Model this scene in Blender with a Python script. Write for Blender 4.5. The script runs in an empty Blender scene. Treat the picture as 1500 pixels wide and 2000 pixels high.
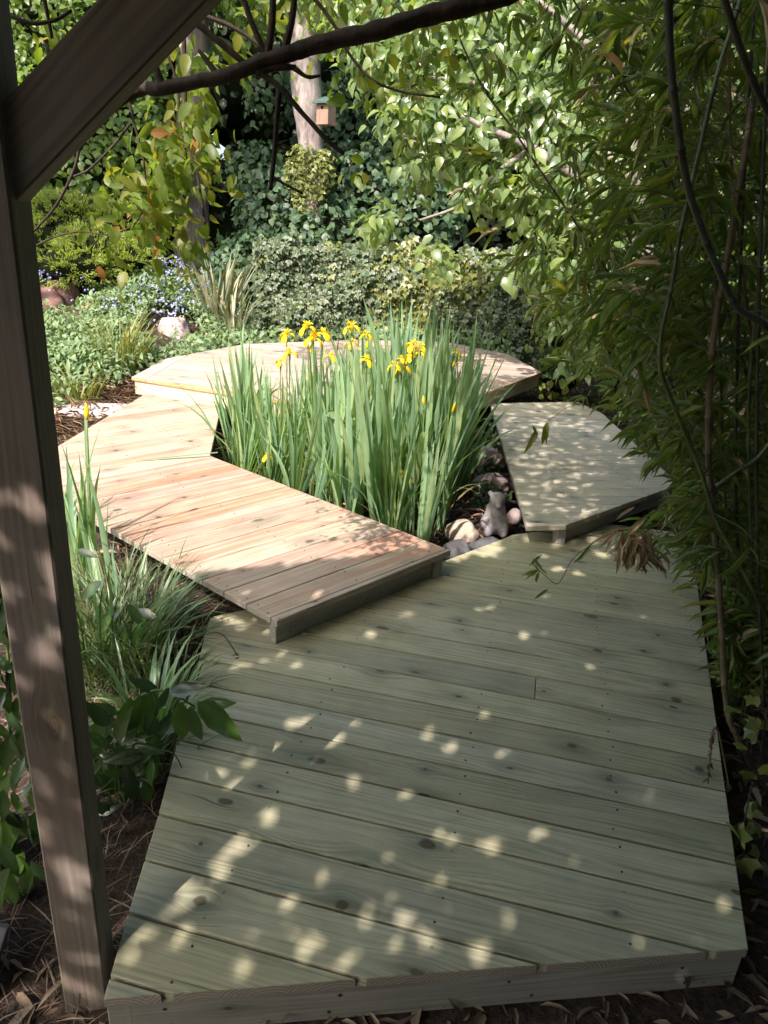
import bpy, math, random
import numpy as np
from mathutils import Vector, Matrix, noise as mnoise

random.seed(7)
rng = np.random.default_rng(7)
R = math.radians
scene = bpy.context.scene
COL = scene.collection

# ------------------------------------------------------------------ camera
H = 1.578                       # eye height above the near deck
PITCH, ROLL, FPX = 0.377127, 0.0608605, 1365.5   # focal length in pixels of a 1500x2000 frame
_f = Vector((0, math.cos(PITCH), -math.sin(PITCH)))
_r = Vector((1, 0, 0)); _u = _r.cross(_f)
FWD = _f
RIGHT = math.cos(ROLL) * _r + math.sin(ROLL) * _u
UP = -math.sin(ROLL) * _r + math.cos(ROLL) * _u
cam_d = bpy.data.cameras.new("camera")
cam = bpy.data.objects.new("camera", cam_d); COL.objects.link(cam)
cam_d.sensor_fit = 'VERTICAL'; cam_d.sensor_height = 36.0; cam_d.lens = FPX / 2000 * 36
cam_d.clip_start = 0.02; cam_d.clip_end = 400
m = Matrix((RIGHT, UP, -FWD)).transposed().to_4x4(); m.translation = (0, 0, H)
cam.matrix_world = m
scene.camera = cam

def ray(px, py):
    return FWD + RIGHT * ((px - 750) / FPX) - UP * ((py - 1000) / FPX)
def at(px, py, z=0.0):          # point on the level plane z
    d = ray(px, py); t = (z - H) / d.z
    return Vector((0, 0, H)) + d * t
def aty(px, py, Y):             # point on the upright plane y = Y
    d = ray(px, py); t = Y / d.y
    return Vector((0, 0, H)) + d * t
def pix(p):
    d = Vector(p) - Vector((0, 0, H)); z = d.dot(FWD)
    return 750 + FPX * d.dot(RIGHT) / z, 1000 - FPX * d.dot(UP) / z

# ------------------------------------------------------------------ light
SUN_EL, SUN_AZ = R(47), R(61)   # azimuth in which shadows fall, measured from +x
SH = Vector((math.cos(SUN_AZ), math.sin(SUN_AZ), 0)) / math.tan(SUN_EL)   # shadow shift per metre of height
world = bpy.data.worlds.new("World"); scene.world = world; world.use_nodes = True
wn = world.node_tree; wn.nodes.clear()
sky = wn.nodes.new("ShaderNodeTexSky"); sky.sky_type = 'NISHITA'; sky.sun_disc = False
sky.sun_elevation = SUN_EL; sky.sun_rotation = math.atan2(-math.cos(SUN_AZ), -math.sin(SUN_AZ))
sky.air_density = 1.0; sky.dust_density = 4.0; sky.ozone_density = .6
bg = wn.nodes.new("ShaderNodeBackground"); bg.inputs[1].default_value = 0.15
wo = wn.nodes.new("ShaderNodeOutputWorld")
wn.links.new(sky.outputs[0], bg.inputs[0]); wn.links.new(bg.outputs[0], wo.inputs[0])
sl = bpy.data.lights.new("sun", 'SUN'); sl.energy = 3.7; sl.angle = R(0.53); sl.color = (1.0, 0.855, 0.85)
so = bpy.data.objects.new("sun", sl); COL.objects.link(so)
so.rotation_euler = Vector((SH.x, SH.y, -1)).to_track_quat('-Z', 'Y').to_euler()
scene.view_settings.view_transform = 'Standard'; scene.view_settings.look = 'None'
scene.view_settings.exposure = 1.38; scene.view_settings.gamma = 1

# ------------------------------------------------------------------ helpers
def tag(o, label=None, cat=None, group=None, kind=None):
    if label: o['label'] = label
    if cat: o['category'] = cat
    if group: o['group'] = group
    if kind: o['kind'] = kind
    return o
def empty(name, loc=(0, 0, 0), label=None, cat=None, group=None, rz=0):
    o = bpy.data.objects.new(name, None); COL.objects.link(o)
    o.location = loc; o.rotation_euler = (0, 0, rz); o.empty_display_size = 0.1
    return tag(o, label, cat, group)
def link(name, me, mats, parent=None):
    o = bpy.data.objects.new(name, me); COL.objects.link(o)
    if not isinstance(mats, (list, tuple)): mats = [mats]
    for mt in mats: me.materials.append(mt)
    if parent is not None:
        o.parent = parent
        o.matrix_parent_inverse = Matrix.Translation(-Vector(parent.location)) if parent.rotation_euler.z == 0 else parent.matrix_basis.inverted()
    return o

class MB:
    """collects plain faces; vertices in world space"""
    def __init__(s): s.v = []; s.f = []; s.uv = []; s.mi = []; s.sm = []
    def add(s, vs, fs, uvs=None, mi=0, smooth=False):
        b = len(s.v); s.v += [tuple(v) for v in vs]
        for k, f in enumerate(fs):
            s.f.append(tuple(b + i for i in f))
            s.uv += list(uvs[k]) if uvs else [(0, 0)] * len(f)
            s.mi.append(mi[k] if isinstance(mi, list) else mi); s.sm.append(smooth)
    def tube(s, pts, rad, n=8, mi=0, smooth=True, cap=True, wob=0.0, seed=0):
        pts = [Vector(p) for p in pts]
        if not isinstance(rad, (list, tuple)): rad = [rad] * len(pts)
        vs = []; rr = random.Random(seed)
        ref = Vector((0, 0, 1))
        L = 0; uvv = []
        prev = None
        for i, p in enumerate(pts):
            t = (pts[min(i + 1, len(pts) - 1)] - pts[max(i - 1, 0)]).normalized()
            if prev is None:
                a = t.cross(ref)
                if a.length < 0.1: a = t.cross(Vector((1, 0, 0)))
            else: a = prev - t * prev.dot(t)
            a.normalize(); prev = a
            b = t.cross(a)
            if i: L += (p - pts[i - 1]).length
            uvv.append(L)
            for k in range(n):
                an = 2 * math.pi * k / n
                r = rad[i] * (1 + (rr.random() - .5) * wob)
                vs.append(p + (a * math.cos(an) + b * math.sin(an)) * r)
        fs = []; uv = []
        for i in range(len(pts) - 1):
            for k in range(n):
                k2 = (k + 1) % n
                fs.append((i * n + k, i * n + k2, (i + 1) * n + k2, (i + 1) * n + k))
                u0 = k / n; u1 = (k + 1) / n
                uv.append([(uvv[i], u0), (uvv[i], u1), (uvv[i + 1], u1), (uvv[i + 1], u0)])
        if cap:
            fs.append(tuple(range(n))[::-1]); uv.append([(0, 0)] * n)
            q = (len(pts) - 1) * n; fs.append(tuple(q + k for k in range(n))); uv.append([(0, 0)] * n)
        s.add(vs, fs, uv, mi, smooth)
    def box(s, c, ax, ay, az, bev=0.0):
        c = Vector(c); ax = Vector(ax); ay = Vector(ay); az = Vector(az)   # half extents
        la, lb, lc = ax.length, ay.length, az.length
        if bev > 0:
            e = bev
            vs = []; 
            # chamfered box: 24 vertices
            idx = {}
            for sx in (-1, 1):
                for sy in (-1, 1):
                    for sz in (-1, 1):
                        for k in range(3):
                            f = [1 - e / la, 1 - e / lb, 1 - e / lc]; f[k] = 1
                            idx[(sx, sy, sz, k)] = len(vs)
                            vs.append(c + ax * sx * f[0] + ay * sy * f[1] + az * sz * f[2])
            fs = []
            for k in range(3):
                i, j = [(1, 2), (0, 2), (0, 1)][k]
                for sg in (-1, 1):
                    q = []
                    for (a, b) in ((-1, -1), (1, -1), (1, 1), (-1, 1)):
                        t = [0, 0, 0]; t[k] = sg; t[i] = a; t[j] = b; q.append(idx[(*t, k)])
                    fs.append(tuple(q))
            for k in range(3):      # edges along axis k
                i, j = [(1, 2), (0, 2), (0, 1)][k]
                for a in (-1, 1):
                    for b in (-1, 1):
                        t0 = [0, 0, 0]; t0[i] = a; t0[j] = b; t1 = list(t0); t0[k] = -1; t1[k] = 1
                        fs.append((idx[(*t0, i)], idx[(*t0, j)], idx[(*t1, j)], idx[(*t1, i)]))
            for sx in (-1, 1):
                for sy in (-1, 1):
                    for sz in (-1, 1): fs.append(tuple(idx[(sx, sy, sz, k)] for k in range(3)))
        else:
            vs = [c + ax * sx + ay * sy + az * sz for sx in (-1, 1) for sy in (-1, 1) for sz in (-1, 1)]
            fs = [(0, 1, 3, 2), (4, 6, 7, 5), (0, 4, 5, 1), (2, 3, 7, 6), (0, 2, 6, 4), (1, 5, 7, 3)]
        # grain uv along the longest axis
        L = max((la, ax), (lb, ay), (lc, az), key=lambda q: q[0])[1].normalized()
        others = [v.normalized() for v in (ax, ay, az) if abs(v.normalized().dot(L)) < .5]
        off = rng.random() * 30
        uvs = []
        for f in fs:
            uvs.append([((vs[i] - c).dot(L) + off, (vs[i] - c).dot(others[0]) + (vs[i] - c).dot(others[1]) * 1.01 + off) for i in f])
        s.add(vs, fs, uvs)
    def build(s, name, mats, parent=None):
        me = bpy.data.meshes.new(name)
        me.from_pydata(s.v, [], s.f)
        uvl = me.uv_layers.new(name="UVMap")
        uvl.data.foreach_set("uv", np.array(s.uv, dtype=np.float32).ravel())
        me.polygons.foreach_set("material_index", np.array(s.mi, dtype=np.int32))
        me.polygons.foreach_set("use_smooth", np.array(s.sm, dtype=bool))
        me.validate(clean_customdata=False)
        bm_fix(me)
        return link(name, me, mats, parent)
import bmesh
def bm_fix(me):
    bm = bmesh.new(); bm.from_mesh(me)
    bmesh.ops.recalc_face_normals(bm, faces=bm.faces); bm.to_mesh(me); bm.free()

# leaf templates: (verts (l, w, n), faces, uv from l,w)
def T_leaf(w1=.42, w2=.40, droop=.12, fold=.10):
    v = [(0, 0, 0), (.33, 0, 0), (.68, 0, -droop * .5), (1, 0, -droop * 1.6),
         (.25, w1, fold), (.62, w2, fold - droop * .5), (.25, -w1, fold), (.62, -w2, fold - droop * .5)]
    f = [(0, 6, 1), (0, 1, 4), (1, 6, 7, 2), (1, 2, 5, 4), (2, 7, 3), (2, 3, 5)]
    return np.array(v), f
def T_leafH(w=.5, droop=.12, fold=.09):
    v = [(0, 0, 0), (.2, 0, 0), (.45, 0, -droop * .2), (.75, 0, -droop * .7), (1, 0, -droop * 1.6),
         (.13, w * .62, fold * .6), (.40, w, fold - droop * .2), (.72, w * .66, fold * .7 - droop * .7), (.13, -w * .62, fold * .6), (.40, -w, fold - droop * .2), (.72, -w * .66, fold * .7 - droop * .7)]
    f = [(0, 8, 1), (0, 1, 5), (1, 8, 9, 2), (1, 2, 6, 5), (2, 9, 10, 3), (2, 3, 7, 6), (3, 10, 4), (3, 4, 7)]
    return np.array(v), f
def T_bamboo():
    v = [(0, 0, 0), (.3, 0, .0), (.65, 0, -.06), (1, 0, -.22),
         (.22, .5, .15), (.6, .42, .1), (.22, -.5, .15), (.6, -.42, .1)]
    f = [(0, 6, 1), (0, 1, 4), (1, 6, 7, 2), (1, 2, 5, 4), (2, 7, 3), (2, 3, 5)]
    v = np.array(v); v[4:, 2] *= .6; return v, f
def T_ivy():
    v = [(0, 0, 0), (.45, 0, -.03), (1, 0, -.12), (.1, .45, .05), (.42, .62, .02), (.5, .28, .05), (.1, -.45, .05), (.42, -.62, .02), (.5, -.28, .05)]
    f = [(0, 1, 5, 4, 3), (0, 6, 7, 8, 1), (1, 8, 2), (1, 2, 5)]
    return np.array(v), f
def T_needle():
    v = [(0, 0, 0), (.5, .5, .1), (1, 0, 0), (.5, -.5, .1)]
    return np.array(v), [(0, 3, 2, 1)]

def leaves(name, mats, parent, pos, d, nrm, ln, wd, tmpl, mi=None, loc=None, extra=None, emi=0):
    """batch of leaf shapes as one mesh: pos, direction, normal (N,3); length, width (N,)"""
    V, F = tmpl; N = len(pos)
    pos = np.asarray(pos, float); d = np.asarray(d, float); nrm = np.asarray(nrm, float)
    d = d / (np.linalg.norm(d, axis=1, keepdims=True) + 1e-9)
    s = np.cross(nrm, d); s /= (np.linalg.norm(s, axis=1, keepdims=True) + 1e-9)
    n = np.cross(d, s)
    ln = np.broadcast_to(ln, (N,)); wd = np.broadcast_to(wd, (N,))
    K = len(V)
    P = (pos[:, None, :] + d[:, None, :] * (V[None, :, 0, None] * ln[:, None, None])
         + s[:, None, :] * (V[None, :, 1, None] * wd[:, None, None])
         + n[:, None, :] * (V[None, :, 2, None] * ln[:, None, None]))
    P = P.reshape(-1, 3)
    if loc is not None: P = P - np.array(loc)
    NV0 = len(P)
    if extra is not None and extra.v: P = np.vstack([P, np.array(extra.v, float)])
    me = bpy.data.meshes.new(name)
    fl = np.array([i for f in F for i in f]); fs = np.array([len(f) for f in F])
    LV = (fl[None, :] + (np.arange(N) * K)[:, None]).ravel()
    tot = np.tile(fs, N)
    if extra is not None and extra.v:
        LV = np.concatenate([LV, np.array([i for f in extra.f for i in f]) + NV0]); tot = np.concatenate([tot, [len(f) for f in extra.f]])
    st = np.concatenate([[0], np.cumsum(tot)[:-1]])
    me.vertices.add(len(P)); me.vertices.foreach_set("co", P.astype(np.float32).ravel())
    me.loops.add(len(LV)); me.loops.foreach_set("vertex_index", LV.astype(np.int32))
    me.polygons.add(len(tot)); me.polygons.foreach_set("loop_start", st.astype(np.int32))
    if mi is not None:
        ma = np.repeat(mi, len(F))
        if extra is not None: ma = np.concatenate([ma, np.full(len(extra.f), emi)])
        me.polygons.foreach_set("material_index", ma.astype(np.int32))
    me.update(calc_edges=True)
    uvl = me.uv_layers.new(name="UVMap")
    uv = V[fl][:, :2]; uv = np.tile(uv, (N, 1)); uv = np.vstack([uv, np.zeros((len(LV) - len(uv), 2))])
    uvl.data.foreach_set("uv", uv.astype(np.float32).ravel())
    me.polygons.foreach_set("use_smooth", np.ones(len(tot), dtype=bool))
    o = bpy.data.objects.new(name, me); COL.objects.link(o)
    for mt in (mats if isinstance(mats, (list, tuple)) else [mats]): me.materials.append(mt)
    if parent is not None:
        o.parent = parent
        if loc is None: o.matrix_parent_inverse = Matrix.Translation(-Vector(parent.location))
    return o
def rdir(n):
    v = rng.normal(size=(n, 3)); return v / np.linalg.norm(v, axis=1, keepdims=True)

# ------------------------------------------------------------------ materials
def newmat(name):
    mt = bpy.data.materials.new(name); mt.use_nodes = True
    nt = mt.node_tree; nt.nodes.clear()
    return mt, nt, nt.nodes, nt.links
class G:
    """tiny node-graph writer"""
    def __init__(s, name):
        s.mt, s.nt, s.n, s.l = newmat(name)
        s.out = s.n.new("ShaderNodeOutputMaterial")
    def inp(s, node, k, v):
        if isinstance(v, bpy.types.NodeSocket): s.l.new(v, node.inputs[k])
        elif v is not None: node.inputs[k].default_value = v
    def math(s, op, a, b=None, c=None, clamp=False):
        n = s.n.new("ShaderNodeMath"); n.operation = op; n.use_clamp = clamp
        s.inp(n, 0, a)
        if b is not None: s.inp(n, 1, b)
        if c is not None: s.inp(n, 2, c)
        return n.outputs[0]
    def noise(s, vec, scale, detail=2, rough=.5, dist=0):
        n = s.n.new("ShaderNodeTexNoise"); s.inp(n, 'Vector', vec); n.inputs['Scale'].default_value = scale
        n.inputs['Detail'].default_value = detail; n.inputs['Roughness'].default_value = rough; n.inputs['Distortion'].default_value = dist
        return n.outputs[0]
    def mix(s, fac, a, b, blend='MIX'):
        n = s.n.new("ShaderNodeMix"); n.data_type = 'RGBA'; n.blend_type = blend
        s.inp(n, 0, fac)
        s.inp(n, 6, a if isinstance(a, bpy.types.NodeSocket) else (*a, 1)); s.inp(n, 7, b if isinstance(b, bpy.types.NodeSocket) else (*b, 1))
        return n.outputs[2]
    def ramp(s, fac, stops, interp='LINEAR'):
        n = s.n.new("ShaderNodeValToRGB"); s.inp(n, 0, fac); cr = n.color_ramp; cr.interpolation = interp
        while len(cr.elements) < len(stops): cr.elements.new(.5)
        for e, (p, c) in zip(cr.elements, stops):
            e.position = p; e.color = (*c, 1) if len(c) == 3 else c
        return n.outputs[0]
    def smooth(s, x, a, b):
        n = s.n.new("ShaderNodeMapRange"); n.interpolation_type = 'SMOOTHSTEP'; s.inp(n, 0, x)
        n.inputs[1].default_value = a; n.inputs[2].default_value = b
        return n.outputs[0]
    def xyz(s, vec):
        n = s.n.new("ShaderNodeSeparateXYZ"); s.l.new(vec, n.inputs[0]); return n.outputs
    def comb(s, x, y, z=0.0):
        n = s.n.new("ShaderNodeCombineXYZ"); s.inp(n, 0, x); s.inp(n, 1, y); s.inp(n, 2, z); return n.outputs[0]
    def coord(s, k='UV'):
        return s.n.new("ShaderNodeTexCoord").outputs[k]
    def island(s):
        return s.n.new("ShaderNodeNewGeometry").outputs['Random Per Island']
    def bump(s, h, strength=.3, dist=.002):
        n = s.n.new("ShaderNodeBump"); n.inputs['Strength'].default_value = strength; n.inputs['Distance'].default_value = dist
        s.l.new(h, n.inputs['Height']); return n.outputs[0]
    def principled(s, col, rough=.6, spec=.5, normal=None):
        p = s.n.new("ShaderNodeBsdfPrincipled")
        s.inp(p, 'Base Color', col if isinstance(col, bpy.types.NodeSocket) else (*col, 1))
        s.inp(p, 'Roughness', rough); s.inp(p, 'Specular IOR Level', spec)
        if normal is not None: s.l.new(normal, p.inputs['Normal'])
        return p
    def finish(s, shader): s.l.new(shader.outputs[0], s.out.inputs[0]); return s.mt

def wood(name, cols, stain=(.13, .22, .17), tint_var=.27, knot_amt=.55, streak=1.0, rough=.55, red=None):
    g = G(name)
    uv = g.xyz(g.coord('UV')); u, v = uv[0], uv[1]
    isl = g.island()
    # knots: sparse cells with a true metric distance to the cell point
    kv = g.comb(g.math('MULTIPLY', u, 2.1), g.math('MULTIPLY', v, 6.9))
    vo = g.n.new("ShaderNodeTexVoronoi"); vo.voronoi_dimensions = '2D'; g.l.new(kv, vo.inputs['Vector']); vo.inputs['Scale'].default_value = 1.0; vo.inputs['Randomness'].default_value = .75
    ps = g.xyz(vo.outputs['Position'])
    dx = g.math('SUBTRACT', u, g.math('DIVIDE', ps[0], 2.1)); dy = g.math('SUBTRACT', v, g.math('DIVIDE', ps[1], 6.9))
    wob = g.noise(g.comb(g.math('MULTIPLY', u, 25), g.math('MULTIPLY', v, 45)), 1.0, 2)
    kc0 = g.n.new("ShaderNodeSeparateColor"); g.l.new(vo.outputs['Color'], kc0.inputs[0])
    dx6 = g.math('MULTIPLY', dx, g.math('MULTIPLY_ADD', kc0.outputs[2], .6, .4))
    r_ = g.math('SQRT', g.math('ADD', g.math('MULTIPLY', dx6, dx6), g.math('MULTIPLY', dy, dy)))
    cs = g.n.new("ShaderNodeSeparateColor"); g.l.new(vo.outputs['Color'], cs.inputs[0])
    ksz = g.math('MULTIPLY_ADD', g.math('MULTIPLY', cs.outputs[1], cs.outputs[1]), 1.4, .65)
    d = g.math('DIVIDE', g.math('ADD', r_, g.math('MULTIPLY', g.math('SUBTRACT', wob, .5), .013)), ksz)
    on = g.smooth(cs.outputs[0], knot_amt, knot_amt + .03)
    near = g.math('MULTIPLY', on, g.math('POWER', 2.718, g.math('MULTIPLY', g.math('MULTIPLY', d, d), -1400)))
    wide = g.math('MULTIPLY', on, g.math('POWER', 2.718, g.math('MULTIPLY', g.math('MULTIPLY', d, d), -520)))
    v2 = g.math('SUBTRACT', v, g.math('MULTIPLY', g.math('MULTIPLY', wide, dy), .9))
    # growth-ring bands that run with the board and swing round the knots
    low = g.noise(g.comb(g.math('MULTIPLY', u, .55), g.math('MULTIPLY', v2, 7)), 1.0, 2)
    ph = g.math('ADD', g.math('MULTIPLY', v2, 310), g.math('MULTIPLY', low, 60))
    ring = g.math('SINE', ph)
    rmod = g.noise(g.comb(g.math('MULTIPLY', u, 1.3), g.math('MULTIPLY', v, 16)), 1.0, 3)
    ring = g.math('MULTIPLY_ADD', g.math('MULTIPLY', ring, g.smooth(rmod, .40, .62)), .5, .5)
    fine = g.noise(g.comb(g.math('MULTIPLY', u, 5), g.math('MULTIPLY', v2, 420)), 1.0, 3, .6)
    band = g.noise(g.comb(g.math('MULTIPLY', u, 1.1), g.math('MULTIPLY', v2, 38)), 1.0, 3, .55)
    midn = g.noise(g.comb(g.math('MULTIPLY', u, 3), g.math('MULTIPLY', v2, 150)), 1.0, 3, .6)
    fac = g.math('ADD', g.math('ADD', g.math('MULTIPLY', ring, .16), g.math('MULTIPLY', midn, .42)), g.math('ADD', g.math('MULTIPLY', fine, .22), g.math('MULTIPLY', band, .34)))
    col = g.ramp(fac, [(.40, cols[2]), (.55, cols[0]), (.70, cols[1])])
    tone = g.math('MULTIPLY_ADD', isl, tint_var, 1 - tint_var * .5)
    if red is not None:
        i2 = g.math('FRACT', g.math('MULTIPLY', isl, 7.31))
        rb = g.noise(g.comb(g.math('MULTIPLY', u, .7), g.math('MULTIPLY', v2, 22)), 1.0, 2)
        rf = g.math('MULTIPLY', g.smooth(i2, .2, .8), g.smooth(rb, .40, .60))
        col = g.mix(g.math('MULTIPLY', rf, .75), col, red)
    hs = g.n.new("ShaderNodeHueSaturation"); g.l.new(col, hs.inputs['Color']); g.l.new(tone, hs.inputs['Value'])
    hsat = g.math('MULTIPLY_ADD', g.math('FRACT', g.math('MULTIPLY', isl, 3.7)), .22, .87); g.l.new(hsat, hs.inputs['Saturation'])
    col = hs.outputs[0]
    # preservative stain, in patches beside knots and along some edges
    sn = g.noise(g.comb(g.math('MULTIPLY', u, 3.2), g.math('MULTIPLY', v, 11)), 1.0, 3, .6)
    sf = g.math('MULTIPLY', g.smooth(sn, .60, .76), .65)
    sf = g.math('MAXIMUM', sf, g.math('MULTIPLY', g.math('MULTIPLY', near, g.smooth(sn, .40, .56)), .55))
    col = g.mix(g.math('MULTIPLY', sf, streak), col, stain)
    # knot heart with rings
    kr = g.math('MULTIPLY_ADD', g.math('SINE', g.math('MULTIPLY', d, 1900)), .22, .55)
    core = g.math('MULTIPLY', on, g.math('SUBTRACT', 1.0, g.smooth(d, .0065, .0115)))
    kc = g.mix(kr, (.025, .022, .014), (.12, .095, .055))
    col = g.mix(g.math('MULTIPLY', g.math('MULTIPLY', wide, g.smooth(midn, .40, .56)), .6), col, tuple(x * .45 for x in cols[2]))
    col = g.mix(g.math('MULTIPLY', core, .9), col, kc)
    # small dark drying cracks
    ck = g.noise(g.comb(g.math('MULTIPLY', u, 2.0), g.math('MULTIPLY', v2, 90)), 1.0, 2, .5)
    cf = g.smooth(ck, .70, .73)
    col = g.mix(g.math('MULTIPLY', cf, .55), col, (.05, .045, .03))
    # a little dust and damp in broad patches
    bp = g.noise(g.coord('Object'), 2.3, 4, .6)
    col = g.mix(g.math('MULTIPLY', g.smooth(bp, .45, .7), .22), col, (.30, .29, .25))
    b2 = g.noise(g.coord('Object'), 6.5, 5, .65)
    hv = g.n.new("ShaderNodeHueSaturation"); g.l.new(col, hv.inputs['Color']); g.l.new(g.math('MULTIPLY_ADD', b2, .5, .75), hv.inputs['Value']); col = hv.outputs[0]
    h = g.math('SUBTRACT', g.math('MULTIPLY', fine, .5), g.math('MULTIPLY', cf, 1.2))
    h = g.math('ADD', h, g.math('MULTIPLY', ring, .25))
    p = g.principled(col, g.math('MULTIPLY_ADD', band, .25, rough - .08), .22, g.bump(h, .45, .0014))
    return g.finish(p)

def leafmat(name, cols, trans=.35, rough=.42, spec=.5, vein=.25, tcol=None, var=1.0, edge=None):
    g = G(name)
    isl = g.island(); k = len(cols)
    c = g.ramp(isl, [((i + .0) / max(1, k - 1), cc) for i, cc in enumerate(cols)])
    uv = g.xyz(g.coord('UV')); av = g.math('ABSOLUTE', uv[1])
    if vein > 0:
        mid = g.math('SUBTRACT', 1.0, g.smooth(av, .0, .05))
        side = g.math('SINE', g.math('MULTIPLY', g.math('SUBTRACT', uv[0], g.math('MULTIPLY', av, .7)), 60))
        vf = g.math('ADD', g.math('MULTIPLY', mid, .7), g.math('MULTIPLY', g.smooth(side, .7, 1), .25))
        c = g.mix(g.math('MULTIPLY', vf, vein), c, tuple(min(1, x * 2.2 + .03) for x in cols[0]))
    if edge is not None:
        nz = g.noise(g.comb(g.math('MULTIPLY', uv[0], 3), uv[1], g.math('MULTIPLY', isl, 50)), 2.0, 2)
        ef = g.smooth(g.math('ADD', av, g.math('MULTIPLY', g.math('SUBTRACT', nz, .5), .6)), .28, .4)
        c = g.mix(g.math('MULTIPLY', ef, .85), c, edge)
    mo = g.noise(g.coord('Object'), 14, 2)
    hs = g.n.new("ShaderNodeHueSaturation"); g.l.new(c, hs.inputs['Color'])
    g.l.new(g.math('MULTIPLY_ADD', mo, .8 * var, 1 - .4 * var), hs.inputs['Value'])
    c = hs.outputs[0]
    p = g.principled(c, rough, spec)
    t = g.n.new("ShaderNodeBsdfTranslucent")
    tc = g.mix(1.0, c, tcol if tcol else (1.75, 1.75, .6), 'MULTIPLY'); g.l.new(tc, t.inputs[0])
    mx = g.n.new("ShaderNodeMixShader"); mx.inputs[0].default_value = trans
    g.l.new(p.outputs[0], mx.inputs[1]); g.l.new(t.outputs[0], mx.inputs[2])
    return g.finish(mx)

def bark(name, a, b, scale=9, stretch=4, rough=.85, bumpd=.01, lichen=None):
    g = G(name)
    o = g.xyz(g.coord('Object'))
    v = g.comb(g.math('MULTIPLY', o[0], scale), g.math('MULTIPLY', o[1], scale), g.math('MULTIPLY', o[2], scale / stretch))
    n1 = g.noise(v, 1.0, 5, .6); n2 = g.noise(v, 4.0, 3, .6)
    f = g.math('ADD', g.math('MULTIPLY', n1, .7), g.math('MULTIPLY', n2, .3))
    c = g.ramp(f, [(.35, a), (.62, b)])
    if lichen:
        n3 = g.noise(g.coord('Object'), 5.0, 4, .6)
        c = g.mix(g.smooth(n3, .52, .62), c, lichen)
    return g.finish(g.principled(c, rough, .3, g.bump(f, .6, bumpd)))
def plain(name, col, rough=.6, spec=.4, var=.3, scale=8, bumpd=.003):
    g = G(name); n = g.noise(g.coord('Object'), scale, 5, .6)
    c = g.mix(g.smooth(n, .3, .7), tuple(x * (1 - var) for x in col), tuple(min(1, x * (1 + var)) for x in col))
    return g.finish(g.principled(c, rough, spec, g.bump(n, .4, bumpd)))

M = {}
M['deck'] = wood('treated_pine', ((.33, .325, .195), (.415, .405, .26), (.20, .195, .105)), knot_amt=.30)
M['walk'] = wood('pale_pine', ((.36, .295, .205), (.45, .385, .285), (.25, .185, .12)), stain=(.28, .31, .24), streak=.6, red=(.36, .17, .10), knot_amt=.45)
M['rwalk'] = wood('green_pine', ((.41, .385, .27), (.50, .475, .35), (.29, .285, .19)))
M['octa'] = wood('far_pine', ((.38, .32, .25), (.45, .39, .315), (.28, .22, .165)), stain=(.36, .40, .34), streak=.5, red=(.46, .29, .19))
M['fascia'] = wood('fascia_grey', ((.30, .30, .24), (.38, .37, .31), (.21, .21, .165)), knot_amt=.45)
M['fascia_warm'] = wood('fascia_warm', ((.52, .42, .26), (.60, .52, .36), (.42, .31, .17)), stain=(.40, .44, .32), streak=.6)
M['nosing'] = plain('orange_nosing', (.50, .27, .12), .6, .3, .25, 30, .001)
M['post'] = wood('weathered_post', ((.19, .15, .11), (.235, .19, .14), (.13, .105, .075)), stain=(.20, .19, .08), streak=.5, knot_amt=.75, rough=.7)
def endgrain():
    g = G('end_grain'); o = g.coord('Object')
    x = g.xyz(o)
    w = g.n.new("ShaderNodeTexWave"); w.wave_type = 'RINGS'; w.rings_direction = 'SPHERICAL'; w.inputs['Scale'].default_value = 34
    w.inputs['Distortion'].default_value = 2.5; w.inputs['Detail'].default_value = 2; w.inputs['Detail Scale'].default_value = 2
    isl = g.island()
    sh = g.comb(g.math('ADD', g.math('FRACT', g.math('MULTIPLY', x[0], 6.7)), isl), g.math('ADD', x[1], isl), g.math('ADD', x[2], .08))
    w2 = g.comb(g.math('MULTIPLY', g.math('SUBTRACT', g.math('FRACT', g.math('MULTIPLY', x[0], 6.6)), g.math('MULTIPLY', isl, 1.0)), .16), .0, g.math('ADD', x[2], g.math('MULTIPLY_ADD', isl, .1, .04)))
    g.l.new(w2, w.inputs['Vector'])
    n = g.noise(o, 60, 3)
    c = g.mix(w.outputs['Fac'], (.24, .215, .165), (.42, .385, .31))
    c = g.mix(g.math('MULTIPLY', n, .4), c, (.3, .28, .22))
    return g.finish(g.principled(c, .8, .2, g.bump(w.outputs['Fac'], .4, .001)))
M['end'] = endgrain()
M['screw'] = plain('screw', (.035, .033, .03), .5, .5, .2)

def soil():
    g = G('soil'); o = g.coord('Object')
    a = g.noise(o, 3, 6, .65); b = g.noise(o, 45, 5, .7); c3 = g.noise(o, 140, 3, .6)
    c = g.ramp(g.math('ADD', g.math('MULTIPLY', a, .45), g.math('MULTIPLY', b, .55)), [(.36, (.020, .015, .011)), (.5, (.055, .041, .03)), (.66, (.12, .092, .068))])
    h = g.math('ADD', b, g.math('MULTIPLY', c3, .5))
    return g.finish(g.principled(c, .95, .15, g.bump(h, .9, .02)))
M['soil'] = soil()
GREEN = dict
M['vine'] = leafmat('vine_leaf', [(.10, .16, .025), (.14, .20, .03), (.09, .15, .03), (.20, .20, .03), (.12, .18, .025)], .5, .45, .4)
M['vine_dry'] = leafmat('vine_dry_leaf', [(.26, .17, .03), (.20, .08, .03), (.30, .22, .04)], .35, .6, .3)
M['roof'] = leafmat('roof_leaf', [(.07, .105, .03), (.10, .13, .03), (.06, .10, .03)], .38, .45, .4, vein=0)
M['bamboo'] = leafmat('bamboo_leaf', [(.09, .15, .035), (.13, .19, .038), (.065, .12, .035), (.22, .22, .05), (.10, .16, .035), (.16, .22, .045)], .45, .42, .45, vein=.12)
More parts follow.
